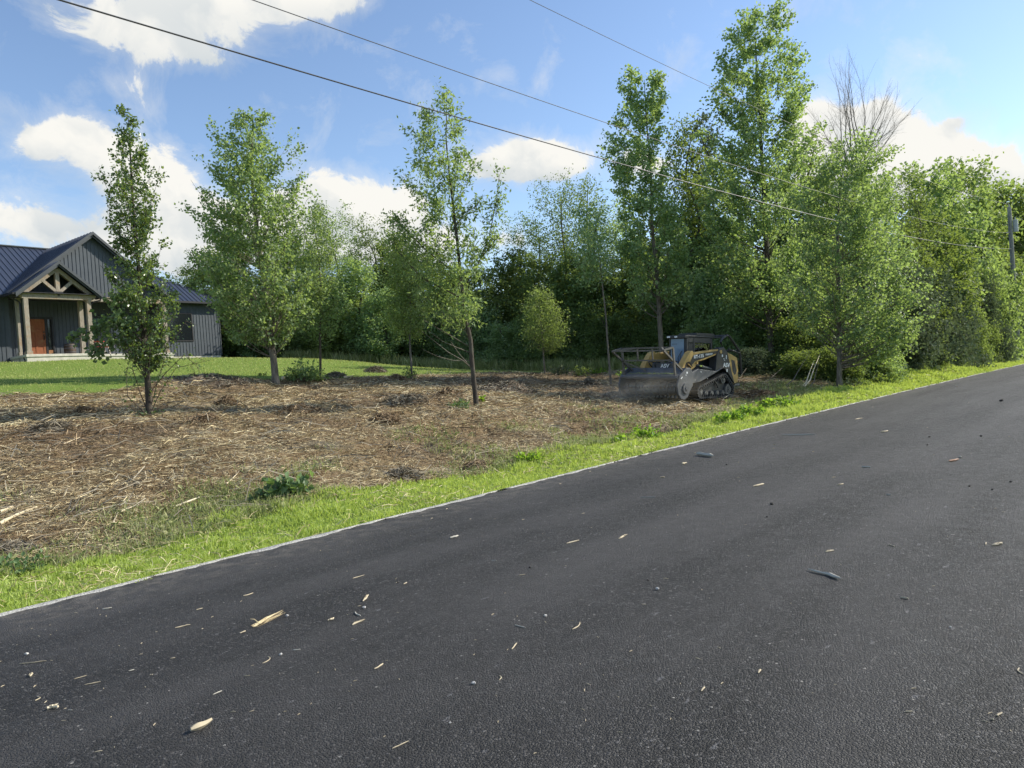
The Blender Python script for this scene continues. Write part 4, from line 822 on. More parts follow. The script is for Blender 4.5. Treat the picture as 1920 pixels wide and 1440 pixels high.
weed(280, 779, 70, 12, 'vine', 'low leaves round the foot of the dark upright tree', 22, 6, .06); weed(437, 668, 14, 10, 'grey', 'small pale tuft beside the house corner', 10, 8, .12); weed(490, 705, 30, 8, 'dark', 'low tuft left of the full poplar foot', 10, 6, .08)

# ------------------------------------------------------------------ debris on the road
CHW = strawmat('wood_chip', [(0, (.26, .21, .13)), (.5, (.42, .36, .25)), (1, (.58, .53, .42))]); GRY = strawmat('weathered_twig', [(0, (.26, .24, .20)), (.5, (.42, .40, .34)), (1, (.58, .55, .48))]); STN = simple('stone', (.45, .44, .42), .85, var=.3, scale=30, bstr=.5); DKS = simple('dark_clod', (.06, .055, .05), .9, var=.4, scale=30, bstr=.6)
LFM = simple('dry_leaf', (.22, .10, .05), .7, var=.4, scale=30)
def c1(x, y): return x / 3, 1000 + y / 3
def c2(x, y): return 640 + x / 3, 1000 + y / 3
def c3(x, y): return 1280 + x / 3, 1000 + y / 3
def c4(x, y): return 1200 + x / 2.667, 660 + y / 2.667
def wp(p, dz=.0): q = G(p[0], p[1], .03); q[2] = roadz(q[0], q[1]) + dz; return q
def stick(a, b, wpx, mat, name, label, cat, grp='bits of wood and stalk on the road', kink=0, seed=0, split=False):
    A, B = wp(a), wp(b); d_ = (A[1] + B[1]) / 2; r_ = max(.003, wpx / 2 * d_ / FPX); rg = np.random.default_rng(seed); L = np.linalg.norm(B - A); s_ = np.cross((B - A) / L, [0, 0, 1])
    mb = MB(); n = 6; P_ = [(B - A) * i / (n - 1) + s_ * L * kink * math.sin(math.pi * i / (n - 1)) + s_ * rg.normal() * L * .015 + np.array([0, 0, r_ * .8 + abs(rg.normal()) * r_ * .15]) for i in range(n)]
    rr = [r_ * rg.uniform(.6, 1.15) * (rg.uniform(.25, .8) if i in (0, n - 1) else 1) for i in range(n)]; mb.tube(P_, rr, 5)
    if .006 < r_ < .012:
        for q in range(3): c_ = P_[1 + q]; mb.tube([c_ + s_ * r_ * rg.normal() * .5 + np.array([0, 0, r_ * .7]), P_[-1 - (q % 2)] + s_ * r_ * rg.normal() + np.array([0, 0, r_ * .4])], [r_ * .45, r_ * .1], 4)
    if split:
        for q in range(7): e_ = P_[-1] if q % 2 else P_[0]; c_ = P_[3]; o_ = s_ * rg.normal() * r_ * 1.6; mb.tube([c_ * .6 + e_ * .4 + o_ * .3, e_ + (e_ - c_) * rg.uniform(.1, .5) + o_ + np.array([0, 0, rg.uniform(0, r_)])], [r_ * .3, r_ * .08], 4)
    o = mb.build(name, mat); o.location = tuple(A); tag(o, label, cat, grp); return o
S = [
 (c1(105, 745), c1(262, 730), 2.2, CHW, 'long thin pale twig near the lower left corner', .03), (c1(420, 840), c1(490, 820), 1.6, CHW, 'short pale twig above the parallel longer one, lower left', 0), (c1(478, 875), c1(570, 857), 1.8, CHW, 'pale twig just below the shorter parallel one, lower left', 0),
 (c1(985, 547), c1(1072, 528), 2.6, CHW, 'straight pale stick left of the frayed husk', 0), (c1(1105, 440), c1(1142, 431), 2, CHW, 'short pale stick up-left of the forked twig', 0), (c1(1370, 362), c1(1425, 345), 2.4, CHW, 'forked pale twig nearest the white edge left of centre', .1), (c1(1352, 583), c1(1385, 570), 3, CHW, 'small pale chip just below the frayed husk', 0),
 (c1(1200, 940), c1(1250, 918), 2.2, GRY, 'thin grey twig above the thick tan chip', 0), (c1(1480, 760), c1(1508, 720), 2, CHW, 'hooked pale stalk below the frayed husk', .25), (c1(1648, 686), c1(1692, 682), 2.8, GRY, 'dark twig right of the hooked stalk', 0), (c1(1375, 831), c1(1408, 830), 2, CHW, 'tiny straight pale chip below the hooked stalk', 0), (c1(725, 798), c1(757, 790), 2.6, GRY, 'grey twig right of the two parallel ones', 0),
 (c1(958, 727), c1(988, 722), 2.2, CHW, 'tiny tan bit right of the grey twig', 0), (c1(575, 428), c1(630, 420), 3.4, GRY, 'brown bark bit near the verge at the left', .1), (c1(1845, 515), c1(1878, 500), 4, CHW, 'little curled tan husk right of the frayed one', .2), (c1(170, 825), c1(183, 808), 5, CHW, 'stubby tan chip below the long thin twig, lower left', 0), (c1(200, 965), c1(210, 942), 2, CHW, 'tiny hooked stalk above the white leaf-like chip', .3), (c1(385, 1023), c1(413, 1023), 2, GRY, 'tiny grey stick right of the white leaf-like chip', 0), (c1(845, 822), c1(862, 820), 2.2, CHW, 'tiny pale crumb between the grey twigs, lower left', 0),
 (c2(1268, 76), c2(1338, 58), 2.6, CHW, 'split tan twig in the middle of the road', 0), (c2(1562, 52), c2(1608, 28), 3.6, CHW, 'bright pale chip right of the split twig, mid road', 0), (c2(65, 268), c2(130, 248), 2, CHW, 'thin pale twig above the row of curled chips', 0), (c2(125, 405), c2(152, 370), 4.4, CHW, 'upright pale chip, top of the column of chips left of centre', 0), (c2(80, 465), c2(110, 487), 3, GRY, 'small grey curled chip below the little round stone', .1),
 (c2(62, 542), c2(132, 512), 4.2, CHW, 'pale wedge-shaped chip at the bottom of the column left of centre', 0), (c2(352, 305), c2(370, 295), 2.4, CHW, 'tiny pale chip right of the column', 0), (c2(190, 800), c2(237, 768), 3.6, CHW, 'bright forked chip low left of centre', 0), (c2(960, 687), c2(990, 652), 3.2, CHW, 'narrow bright chip low centre', 0), (c2(1303, 573), c2(1342, 530), 2.8, CHW, 'two-part bright chip right of centre', .12), (c2(980, 547), c2(1040, 563), 2.6, GRY, 'grey twig sloping down right in the middle of the road', 0),
 (c2(890, 862), c2(893, 838), 2, CHW, 'small curved bright sliver low centre', .2), (c2(290, 1256), c2(380, 1212), 3, CHW, 'pale stick close to the bottom edge, left of centre', 0), (c2(612, 38), c2(660, 25), 5, GRY, 'dark bark flake in the road left of the split twig', .1), (c2(998, 258), c2(1036, 253), 1.8, CHW, 'thin pale sliver in the centre of the road', 0), (c2(845, 172), c2(875, 172), 1.6, GRY, 'thin grey sliver left of the centre of the road', 0),
 (c3(705, 235), c3(887, 288), 7.5, GRY, 'thick curved grey stick, largest on the right half of the road', -.07), (c3(807, 130), c3(852, 122), 4, CHW, 'pale chip above the thick curved stick', 0), (c3(1740, 90), c3(1800, 77), 5, CHW, 'tan leaf-like husk near the right edge', .1), (c3(1228, 388), c3(1272, 397), 4, CHW, 'whitish chip right of the thick curved stick', 0), (c3(107, 927), c3(127, 903), 3.6, CHW, 'white chip low right of centre', 0), (c3(428, 824), c3(442, 803), 4.4, CHW, 'white chip right of the low one', 0),
 (c3(1250, 1038), c3(1300, 1035), 2.4, CHW, 'thin pale chip low right', 0), (c3(1770, 1058), c3(1798, 1042), 4.5, CHW, 'cream chip, upper of a pair low at the right edge', 0), (c3(1730, 1078), c3(1753, 1080), 4.5, CHW, 'cream chip, lower of a pair low at the right edge', 0), (c3(1897, 785), c3(1920, 820), 2, CHW, 'curved pale sliver cut by the right edge', .2), (c3(1160, 85), c3(1195, 98), 2, CHW, 'thin pale sliver right of the chip above the thick stick', 0), (c3(1706, 85), c3(1708, 72), 2.6, CHW, 'tiny bright chip beside the tan husk near the right edge', 0),
 (c4(285, 518), c4(365, 530), 8, GRY, 'dark splintered log end, biggest piece near the verge', 0), (c4(708, 420), c4(878, 418), 2.2, GRY, 'long thin dark stick farther up the road', .03), (c4(210, 568), c4(235, 563), 5, CHW, 'orange-tan chip left below the dark log end', 0), (c4(565, 688), c4(622, 675), 4.2, CHW, 'pale split stick right of the road centre', 0), (c4(1108, 590), c4(1155, 592), 3.5, GRY, 'flat grey-green bark strip on the right of the road', 0),
 (c4(985, 680), c4(1020, 675), 2.6, CHW, 'thin pale twig right of the road centre', .1), (c4(100, 635), c4(125, 633), 2.6, CHW, 'short pale sliver below the orange-tan chip', 0), (c4(0, 738), c4(80, 737), 1.7, GRY, 'thin grey twig below the short pale sliver', 0), (c4(1230, 730), c4(1258, 732), 2.6, GRY, 'dark sliver below the bark strip', 0), (c4(1075, 342), c4(1112, 336), 2, CHW, 'pale twig far up the road', 0), (c4(1205, 410), c4(1240, 405), 3.4, CHW, 'pale bent chip far up the road, right', .15), (c4(1595, 536), c4(1608, 540), 3, GRY, 'dark bit above the reddish leaf', 0),
]
for i, (a, b, w_, mt, lab, kk_) in enumerate(S): stick(a, b, w_, mt, 'road_twig' if abs(b[0] - a[0]) + abs(b[1] - a[1]) > 18 else 'wood_chip', lab, 'twig' if abs(b[0] - a[0]) + abs(b[1] - a[1]) > 18 else 'chip', kink=kk_, seed=i)
A_, B_ = wp(c1(1425, 545)), wp(c1(1562, 475)); rg = np.random.default_rng(91); mb = MB(); L_ = np.linalg.norm(B_ - A_); sd_ = np.cross((B_ - A_) / L_, [0, 0, 1])
for i in range(46):
    s0 = rg.uniform(-.05, .35); s1 = rg.uniform(.6, 1.15); o0 = rg.normal() * .012; o1 = rg.normal() * .012 + (.03 if s1 > 1.0 else 0); zz_ = rg.uniform(.002, .016)
    a_ = (B_ - A_) * s0 + sd_ * o0 * (1.8 if s0 < .05 else 1); b_ = (B_ - A_) * s1 + sd_ * o1; m_ = (a_ + b_) / 2 + sd_ * rg.normal() * .006; mb.tube([a_ + [0, 0, zz_ * .6], m_ + [0, 0, zz_], b_ + [0, 0, zz_ * (1 + (s1 > 1))]], [.0012, .0028, .0008], 4)
mb.tube([(B_ - A_) * .22 + [0, 0, .012], (B_ - A_) * .2 - sd_ * .03 + [0, 0, .035], (B_ - A_) * .14 - sd_ * .05 + [0, 0, .04]], [.004, .003, .001], 4)
o = mb.build('corn_husk', SM); o.location = tuple(A_); tag(o, 'frayed straw-coloured husk with splayed fibres, left part of the road', 'husk', 'bits of wood and stalk on the road')
stick(c1(1080, 1163), c1(1195, 1102), 15, CHW, 'wood_chunk', 'thick tan chunk of wood near the bottom left', 'wood chunk', seed=92)
stick(c1(268, 1018), c1(330, 1010), 8, WOODP, 'husk_scrap', 'crumpled white scrap with yellow tip near the bottom left', 'scrap', kink=-.2, seed=93)
stick(c4(1545, 562), c4(1597, 553), 5, LFM, 'dry_leaf', 'reddish-brown dry leaf on the right side of the road', 'leaf', seed=94)
def pebble(px, py, rpx, mat, label, seed, nm='pebble', cat='pebble', grp='stones and clods on the road'):
    q = wp((px, py)); r_ = rpx * q[1] / FPX * (.7 if mat is DKS else .9); rg = np.random.default_rng(seed); vs = []; n, m_ = 8, 5
    for i in range(1, m_): 
        for j in range(n): th = math.pi * i / m_; a = 2 * math.pi * j / n; k = r_ * rg.uniform(.75, 1.15); vs.append((k * math.sin(th) * math.cos(a) * 1.2, k * math.sin(th) * math.sin(a), r_ * .75 + k * math.cos(th) * .75))
    vs += [(0, 0, r_ * 1.5), (0, 0, 0)]; F = [(i * n + j, (i + 1) * n + j, (i + 1) * n + (j + 1) % n, i * n + (j + 1) % n) for i in range(m_ - 2) for j in range(n)] + [(len(vs) - 2, j, (j + 1) % n) for j in range(n)] + [((m_ - 2) * n + (j + 1) % n, (m_ - 2) * n + j, len(vs) - 1) for j in range(n)]
    o = mesh_np(nm, vs, F, mat); o.location = tuple(q); o.rotation_euler = (0, 0, rg.uniform(0, 6)); tag(o, label, cat, grp)
for i, (p, r_, mt, lab) in enumerate([(c1(150, 692), 3.6, STN, 'small stone above the long thin twig, lower left'), (c1(1617, 486), 3.2, STN, 'small stone right of the frayed husk'), (c1(1582, 712), 3.4, STN, 'small stone right of the hooked stalk'), (c2(131, 442), 3.4, STN, 'round whitish stone in the column of chips'), (c2(747, 884), 4, STN, 'whitish stone low centre'), (c2(1150, 497), 3.4, STN, 'pale stone left of the two-part chip'),
      (c2(1780, 344), 3.8, STN, 'pale angular stone right of centre'), (c2(614, 1110), 2.6, STN, 'little stone low left of centre'), (c3(1508, 556), 2.6, STN, 'yellowish pebble on the right of the road'), (c4(660, 779), 4.6, DKS, 'dark clod right of the split stick, mid road'), (c4(1807, 254), 4.5, DKS, 'dark clod far up the road at the right'), (c4(1649, 687), 3.2, DKS, 'dark clod below the reddish leaf'), (c4(1853, 664), 3.2, DKS, 'dark clod near the right edge'),
      (c4(1762, 703), 2.8, DKS, 'small dark clod between two larger ones, right'), (c4(1706, 433), 3, DKS, 'dark clod far up the road above the reddish leaf'), (c4(1448, 436), 2.6, DKS, 'dark clod far up the road, centre right'), (c4(1438, 477), 2.2, DKS, 'grey-black crumb just below another clod'), (c4(433, 571), 2.2, DKS, 'dark crumb below the dark log end'), (c4(636, 843), 2.4, DKS, 'dark crumb below the mid-road clod'), (c2(1063, 215), 3.2, DKS, 'black crumb in the centre of the road'), (c2(1728, 291), 3, DKS, 'black crumb above the pale angular stone'), (c2(320, 294), 2.6, DKS, 'black crumb right of the column of chips')]): pebble(p[0], p[1], r_, mt, lab, i)
# crumbs nothing tells apart
cr0 = None; rg = np.random.default_rng(77); cnt = 0
while cnt < 190:
    px = rg.uniform(0, 1920); py = rg.uniform(700, 1430); q = G(px, py, .03); k_, t_ = kt(q[0], q[1])
    if not (-6.5 < t_ < -.15) or rg.random() > math.exp(t_ / 2.2) * 1.2 + .08: continue
    q[2] = roadz(q[0], q[1]); sc_ = rg.uniform(.5, 1.2) * np.clip(q[1] / 10, .6, 2.2)
    if cr0 is None:
        mb = MB(); mb.tube([(-.014, 0, .002), (0, .002, .0035), (.014, 0, .002)], [.0025, .0042, .002], 5); cr0 = mb.build('wood_crumb', CHW); o = cr0
    else: o = cr0.copy(); COL.objects.link(o)
    o.location = tuple(q); o.rotation_euler = (0, 0, rg.uniform(0, 6.28)); o.scale = (sc_ * rg.uniform(.7, 2), sc_, sc_); tag(o, 'tiny pale wood crumb lying on the dark asphalt', 'chip', 'tiny wood crumbs scattered on the road'); cnt += 1
# ------------------------------------------------------------------ house
def hv(px, py, v):
    q = ray(px, py); k = ((HO + HV * v - CAM) @ HV) / (q @ HV); p = CAM + q * k; return float((p - HO) @ HU), float(p[2] - HO[2])
SLATE = simple('slate_siding', (.058, .071, .086), .55, spec=.4, var=.12, scale=3, bstr=.05)
TRIMM = simple('dark_trim', (.042, .050, .058), .5, var=.15, scale=5, bstr=.05)
m, nt = newmat('metal_roof'); t = NT(nt); c = coords(t); n_ = t.noise(c, 1.2, 4, .6)
out(t, principled(t, t.mix(n_, (.040, .050, .078), (.062, .074, .108)), t.mapr(n_, .3, .7, .32, .48), .35, .6).outputs[0]); ROOF = m
def woodmat(name, c0, c1):
    m, nt = newmat(name); t = NT(nt); c = coords(t); mp = t.n('ShaderNodeMapping'); mp.inputs['Scale'].default_value = (9, 9, 1.3); t.l(c, mp.inputs[0])
    n1 = t.noise(mp.outputs[0], 3, 6, .7, .5); n2 = t.noise(c, 2.5, 3, .6); col = t.mix(t.mapr(n1, .3, .7), c0, c1); col = t.mix(t.mapr(n2, .52, .68, 0, .6), col, (.30, .18, .09))
    out(t, principled(t, col, .8, 0, .2, n1, .4, .01).outputs[0]); return m
TIMB = woodmat('timber', (.17, .145, .115), (.38, .34, .28)); DOORM = woodmat('door_wood', (.20, .07, .035), (.30, .12, .06))
CONC = simple('concrete', (.50, .48, .42), .9, var=.18, scale=4, bstr=.3)
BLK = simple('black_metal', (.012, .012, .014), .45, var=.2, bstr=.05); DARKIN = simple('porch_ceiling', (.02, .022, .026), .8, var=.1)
m, nt = newmat('window_glass'); t = NT(nt); out(t, principled(t, (.012, .015, .018), .06, 0, .7).outputs[0]); GLASS = m
house = empty('house', tuple(HO), math.atan2(HU[1], HU[0])); tag(house, 'slate-grey metal-clad house with gabled porch at the left edge', 'house')
def ribs(mb, poly_top, u0, u1, zb, y, step=.2, w_=.028, dpt=.022):
    """vertical ribs on a wall plane v=y from zb(u) up to poly_top(u)"""
    u_ = math.ceil(u0 / step) * step + .05
    while u_ < u1 - .03:
        z1 = poly_top(u_); z0 = zb(u_) if callable(zb) else zb
        if z1 - z0 > .1: mb.box((u_, y - dpt, z0), (u_ + w_, y + .002, z1))
        u_ += step
# walls
def wall(polyuz, y0, y1, u0, u1, top, bot):
    mb = MB(); mb.prism(polyuz, y0, y1); ribs(mb, top, u0, u1, bot, y0); return mb.build('wall', SLATE, house)
wall([(-13, -.33), (-.1, -.33), (-.1, 3.2), (-13, 3.2)], 1.9, 2.1, -13, -.15, lambda u: 3.2, -.33)
mb = MB(); mb.prism([(-.1, .0), (7.95, .0), (7.95, 3.15), (-.1, 3.15)], 3.0, 3.2)
ribs(mb, lambda u: 3.1, .0, 7.9, .02, 3.0); mb.build('wall', SLATE, house)
mb = MB(); mb.box((-.3, 2.1, 0), (-.1, 3.0, 3.15)); mb.build('wall', SLATE, house)
wall([(7.95, -.14), (11.8, -.14), (11.8, 3.2), (7.95, 3.2)], 1.9, 2.1, 7.95, 11.75, lambda u: 3.2, -.14)
mb = MB(); mb.box((11.6, 2.1, -.14), (11.8, 12.6, 3.2)); mb.box((-13, 12.4, -.4), (11.6, 12.6, 3.2)); mb.box((-13, 2.1, -.4), (-12.8, 12.4, 3.2)); mb.box((7.95, 2.1, 0), (8.1, 3.0, 3.15)); mb.build('wall', SLATE, house)
mb = MB(); mb.box((11.78, 1.87, -.14), (11.83, 1.93, 3.2)); mb.build('corner_trim', TRIMM, house)
AP, AZ, SL = 3.87, 6.62, .82
mb = MB(); mb.prism([(AP - 4.05, 3.22), (AP + 4.05, 3.22), (AP + 4.05, AZ - SL * 4.05), (AP, AZ), (AP - 4.05, AZ - SL * 4.05)], 1.1, 1.25)
ribs(mb, lambda u: AZ - SL * abs(u - AP) - .02, AP - 4.0, AP + 4.0, 3.22, 1.1); mb.build('gable_wall', SLATE, house)
# roofs
def slab(mb, quad, th=.09):
    a = [Vector(p) for p in quad]; n = (a[1] - a[0]).cross(a[2] - a[0]).normalized()
    if n.z < 0: n = -n
    lo = [p - n * th for p in a]; k = len(a); mb.add(a + lo, [tuple(range(k)), tuple(range(2 * k - 1, k - 1, -1))] + [(i, (i + 1) % k, (i + 1) % k + k, i + k) for i in range(k)])
def seams(mb, e0, e1, r_of, step=.3):
    """ribs from eave line point to roof ridge: r_of(s) returns (bottom, top)"""
    L = (Vector(e1) - Vector(e0)).length; s_ = step / 2
    while s_ < L:
        a, b = r_of(s_)
        if (Vector(b) - Vector(a)).length > .1: mb.bar(Vector(a) + Vector((0, 0, .012)), Vector(b) + Vector((0, 0, .012)), .03, .045)
        s_ += step
mz = lambda v: 3.22 + .63 * (v - 1.45)
RV, RZ = 7.2, mz(7.2); HC = 12.25; RE = HC - (RV - 1.45)
mb = MB(); slab(mb, [(-13.4, 1.45, mz(1.45)), (HC, 1.45, mz(1.45)), (RE, RV, RZ), (-13.4, RV, RZ)])
def f_(s_):
    u_ = -13.4 + s_; vt = RV if u_ < RE else 1.45 + (HC - u_)
    return (u_, 1.45, mz(1.45)), (u_, vt, mz(vt))
seams(mb, (-13.4, 0, 0), (HC, 0, 0), f_); mb.build('main_roof', ROOF, house)
mb = MB(); slab(mb, [(HC, 1.45, mz(1.45)), (HC, 12.95, mz(1.45)), (RE, RV, RZ)]); slab(mb, [(HC, 12.95, mz(1.45)), (-13.4, 12.95, mz(1.45)), (-13.4, RV, RZ), (RE, RV, RZ)]); mb.build('rear_roof', ROOF, house)
mb = MB(); mb.bar((-13.4, RV, RZ + .04), (RE, RV, RZ + .04), .22, .06); mb.bar((RE, RV, RZ + .05), (HC, 1.45, mz(1.45) + .05), .16, .05); mb.build('ridge_cap', TRIMM, house)
BZ = 6.80
mb = MB()
for s_ in (-1, 1): slab(mb, [(AP, .72, BZ), (AP, RV, BZ), (AP + s_ * 4.35, RV, BZ - SL * 4.35), (AP + s_ * 4.35, .72, BZ - SL * 4.35)])
v_ = .95
while v_ < 7.1:
    for s_ in (-1, 1): mb.bar((AP, v_, BZ + .01), (AP + s_ * 4.35, v_, BZ - SL * 4.35 + .01), .03, .045)
    v_ += .4
mb.build('gable_roof', ROOF, house)
PA, PZ = 1.58, 4.83
mb = MB()
for s_ in (-1, 1): slab(mb, [(PA, -.42, PZ), (PA, 1.09, PZ), (PA + s_ * 2.1, 1.09, PZ - SL * 2.1), (PA + s_ * 2.1, -.42, PZ - SL * 2.1)])
for v_ in (-.2, .2, .6, .95):
    for s_ in (-1, 1): mb.bar((PA, v_, PZ + .01), (PA + s_ * 2.1, v_, PZ - SL * 2.1 + .01), .03, .045)
mb.build('porch_roof', ROOF, house)
# fascias (rake boards) and gutters
mb = MB()
for s_ in (-1, 1):
    mb.bar((AP, .70, BZ - .09), (AP + s_ * 4.36, .70, BZ - SL * 4.36 - .09), .035, .2, up=(0, 1, 0)) if False else None
    for (ax, zz, hw_, yy, dz, hh) in ((AP, BZ, 4.36, .695, -.07, .17), (AP, BZ, 4.30, .80, -.22, .12), (PA, PZ, 2.11, -.445, -.07, .17), (PA, PZ, 2.06, -.36, -.20, .10)):
        mb.prism([(ax, zz + dz + hh / 2), (ax + s_ * hw_, zz - SL * hw_ + dz + hh / 2), (ax + s_ * hw_, zz - SL * hw_ + dz - hh / 2), (ax, zz + dz - hh / 2)], yy - .014 + (.002 if s_ > 0 else 0), yy + .014 + (.002 if s_ > 0 else 0))
mb.build('fascia', TRIMM, house)
for a_, b_ in (((-13.4, 1.33, 3.10), (-.55, 1.44, 3.21)), ((8.25, 1.33, 3.10), (HC, 1.44, 3.21)), ((3.70, -.42, 3.02), (3.80, .69, 3.11)), ((-.66, -.42, 3.02), (-.56, 1.3, 3.11))): mb = MB(); mb.box(a_, b_); mb.build('gutter', BLK, house)
mb = MB(); mb.tube([(-.6, .15, 3.02), (-.55, .15, 2.9), (-.2, .18, 2.72), (-.17, .15, 2.6), (-.17, .15, -.15), (-.17, .0, -.33)], .045, 8); mb.build('downspout', BLK, house)
mb = MB(); mb.tube([(3.75, .1, 3.02), (3.72, .1, 2.9), (3.3, .1, 2.78), (3.22, .05, 2.65)], .045, 8); mb.build('downspout', BLK, house)
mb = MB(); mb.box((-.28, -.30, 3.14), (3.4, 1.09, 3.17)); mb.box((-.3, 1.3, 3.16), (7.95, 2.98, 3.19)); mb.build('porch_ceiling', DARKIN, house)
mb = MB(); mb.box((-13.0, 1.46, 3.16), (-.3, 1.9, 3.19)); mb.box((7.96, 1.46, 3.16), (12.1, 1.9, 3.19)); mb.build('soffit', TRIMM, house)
# timber frame
mb = MB(); mb.box((-.16, -.11, 2.87), (3.22, .11, 3.17)); mb.build('beam', TIMB, house, .008)
mb = MB(); mb.box((3.3, 1.08 - .16, 2.95), (7.9, 1.18, 3.21)); mb.build('beam', TIMB, house, .008)
mb = MB()
for s_ in (-1, 1): mb.bar((PA - .03 * s_ * 0 , .02, PZ - .36), (PA + s_ * 1.80, .02, PZ - .36 - SL * 1.80), .2, .2, up=(0, 1, 0))
mb.build('rafter', TIMB, house, .006)
mb = MB(); mb.box((PA - .11, -.1, 3.17), (PA + .09, .1, 4.46)); mb.build('king_post', TIMB, house, .006)
for s_ in (-1, 1): mb = MB(); mb.bar((PA + s_ * .08, 0, 3.26), (PA + s_ * .74, 0, 3.86), .16, .18, up=(0, 1, 0)); mb.build('truss_strut', TIMB, house, .006)
mb = MB(); mb.box((PA - .22, -.14, 3.19), (PA + .20, -.115, 3.27)); mb.box((PA - .05, -.14, 3.03), (PA + .03, -.115, 3.19)); mb.build('truss_bracket', BLK, house)
def post(u_, v_, top, w_=.105, m_=TIMB):
    mb = MB(); mb.box((u_ - w_, v_ - w_, .17), (u_ + w_, v_ + w_, top)); mb.box((u_ - w_ - .035, v_ - w_ - .035, 0), (u_ + w_ + .035, v_ + w_ + .035, .18)); mb.build('post', m_, house, .006)
post(.02, 0, 2.87); post(3.04, 0, 2.87); post(.02, 1.0, 3.0); post(3.04, 1.02, 2.95); post(7.72, 1.05, 2.95)
# porch slab and foundations
mb = MB(); mb.box((-.22, -.30, -.13), (3.34, .62, 0)); mb.box((-.22, .62, -.13), (7.98, 3.0, -.002)); mb.build('porch_floor', CONC, house, .008)
mb = MB(); mb.box((-.17, -.25, -.75), (3.29, .9, -.13)); mb.box((-.17, .67, -.8), (7.93, 3.0, -.132)); mb.box((7.96, 1.93, -1.0), (11.77, 2.3, -.142)); mb.box((11.5, 2.3, -1.0), (11.77, 12.5, -.142)); mb.box((-13, 1.95, -1.0), (-.2, 2.2, -.332)); mb.build('foundation', CONC, house)
# front door with sidelight
du, _ = hv(86.5, 655, 3.0); sl0, _ = hv(90.5, 655, 3.0); sl1, _ = hv(99.5, 655, 3.0); DH = 2.1; D0 = du - .93
mb = MB(); mb.box((D0 - .1, 2.93, .0), (D0, 3.0, DH + .14)); mb.box((du, 2.93, 0), (sl0, 3.0, DH + .14)); mb.box((sl1, 2.93, 0), (sl1 + .09, 3.0, DH + .14)); mb.box((D0, 2.93, DH + .04), (du, 3.0, DH + .14)); mb.box((sl0, 2.93, DH + .04), (sl1, 3.0, DH + .14)); mb.build('door_frame', BLK, house)
mb = MB(); mb.box((D0 + .003, 2.965, .04), (du - .003, 2.995, DH + .035))
for (a, b, z0, z1) in ((.0, .13, .04, DH), (.80, .925, .04, DH), (.13, .8, .04, .27), (.13, .8, 1.42, 1.58), (.13, .8, DH - .14, DH + .03), (.41, .52, .27, 1.42)): mb.box((D0 + a + .004, 2.948, z0 + .001), (D0 + b + .003, 2.966, z1))
door = mb.build('door', DOORM, house, .003)
mb = MB(); mb.box((du - .10, 2.925, 1.0), (du - .05, 2.95, 1.3)); mb.cyl((du - .075, 2.92, 1.42), .035, .05, 'y', 12); mb.tube([(du - .075, 2.93, 1.25), (du - .075, 2.885, 1.2), (du - .075, 2.885, 1.05), (du - .075, 2.93, .98)], .015, 6); mb.build('handle', BLK, door)
mb = MB(); mb.box((sl0, 2.965, .04), (sl1, 2.99, DH + .035)); sl_ = mb.build('sidelight', GLASS, house); mb = MB(); mb.box((sl0 + .002, 2.95, .045), (sl1 - .002, 2.966, .42)); mb.build('sidelight_panel', DOORM, sl_)
# windows
def window(u0, u1, z0, z1, y, mull=0):
    mb = MB(); w_ = .07
    mb.box((u0 - w_, y - .05, z0 - w_), (u1 + w_, y - .001, z0)); mb.box((u0 - w_, y - .05, z1), (u1 + w_, y - .001, z1 + w_)); mb.box((u0 - w_, y - .05, z0), (u0, y - .001, z1)); mb.box((u1, y - .05, z0), (u1 + w_, y - .001, z1))
    for i in range(mull): um = u0 + (u1 - u0) * (i + 1) / (mull + 1); mb.box((um - .03, y - .045, z0), (um + .03, y - .002, z1))
    o = mb.build('window', BLK, house); mb = MB(); mb.box((u0, y - .03, z0), (u1, y - .012, z1)); mb.build('pane', GLASS, o)
wu, wz0 = hv(361, 638, 1.9); _, wz1 = hv(358, 589, 1.9); window(wu - 1.55, wu, wz0, wz1, 1.9)
pu, _ = hv(181, 600, 3.0); window(pu, pu + 2.6, .75, 2.35, 3.0 - .03, 2)
# things on the porch
def hp(u_, v_, z_=0): return tuple(hw(u_, v_, z_))
HRZ = math.atan2(HU[1], HU[0]); REDP = simple('red_fabric', (.42, .05, .03), .7, var=.2); CREAM = simple('cream_wood', (.5, .42, .36), .6, var=.15); GREYW = simple('grey_metal', (.10, .10, .115), .5, var=.2)
uu_, _ = hv(182, 655, .9)
ch = empty('porch_chair', hp(uu_ + .12, 1.0), HRZ - .9); tag(ch, 'red-backed chair with pale curved arm on the porch, right of the double posts', 'chair')
mb = MB(); mb.bar((0, -.22, .72), (.0, .22, .72), .04, .5, up=(1, 0, 0)); mb.build('backrest', REDP, ch, .01)
mb = MB(); mb.box((0, -.24, .38), (.46, .24, .43)); mb.build('seat', REDP, ch, .01)
for s_ in (-1, 1): mb = MB(); mb.tube([(.0, s_ * .25, .66), (.18, s_ * .26, .62), (.34, s_ * .26, .48), (.46, s_ * .26, .25), (.5, s_ * .26, 0)], .025, 8); mb.build('armrest', CREAM, ch)
for s_ in (-1, 1): mb = MB(); mb.tube([(.0, s_ * .22, .75), (-.1, s_ * .22, 0)], .02, 6); mb.build('leg', BLK, ch)
u2, _ = hv(204, 655, 1.6); tb = empty('side_table', hp(u2, 1.7), HRZ); tag(tb, 'small dark square side table on the porch behind the red-backed chair', 'table')
mb = MB(); mb.box((-.28, -.28, .50), (.28, .28, .54)); mb.build('tabletop', GREYW, tb, .004)
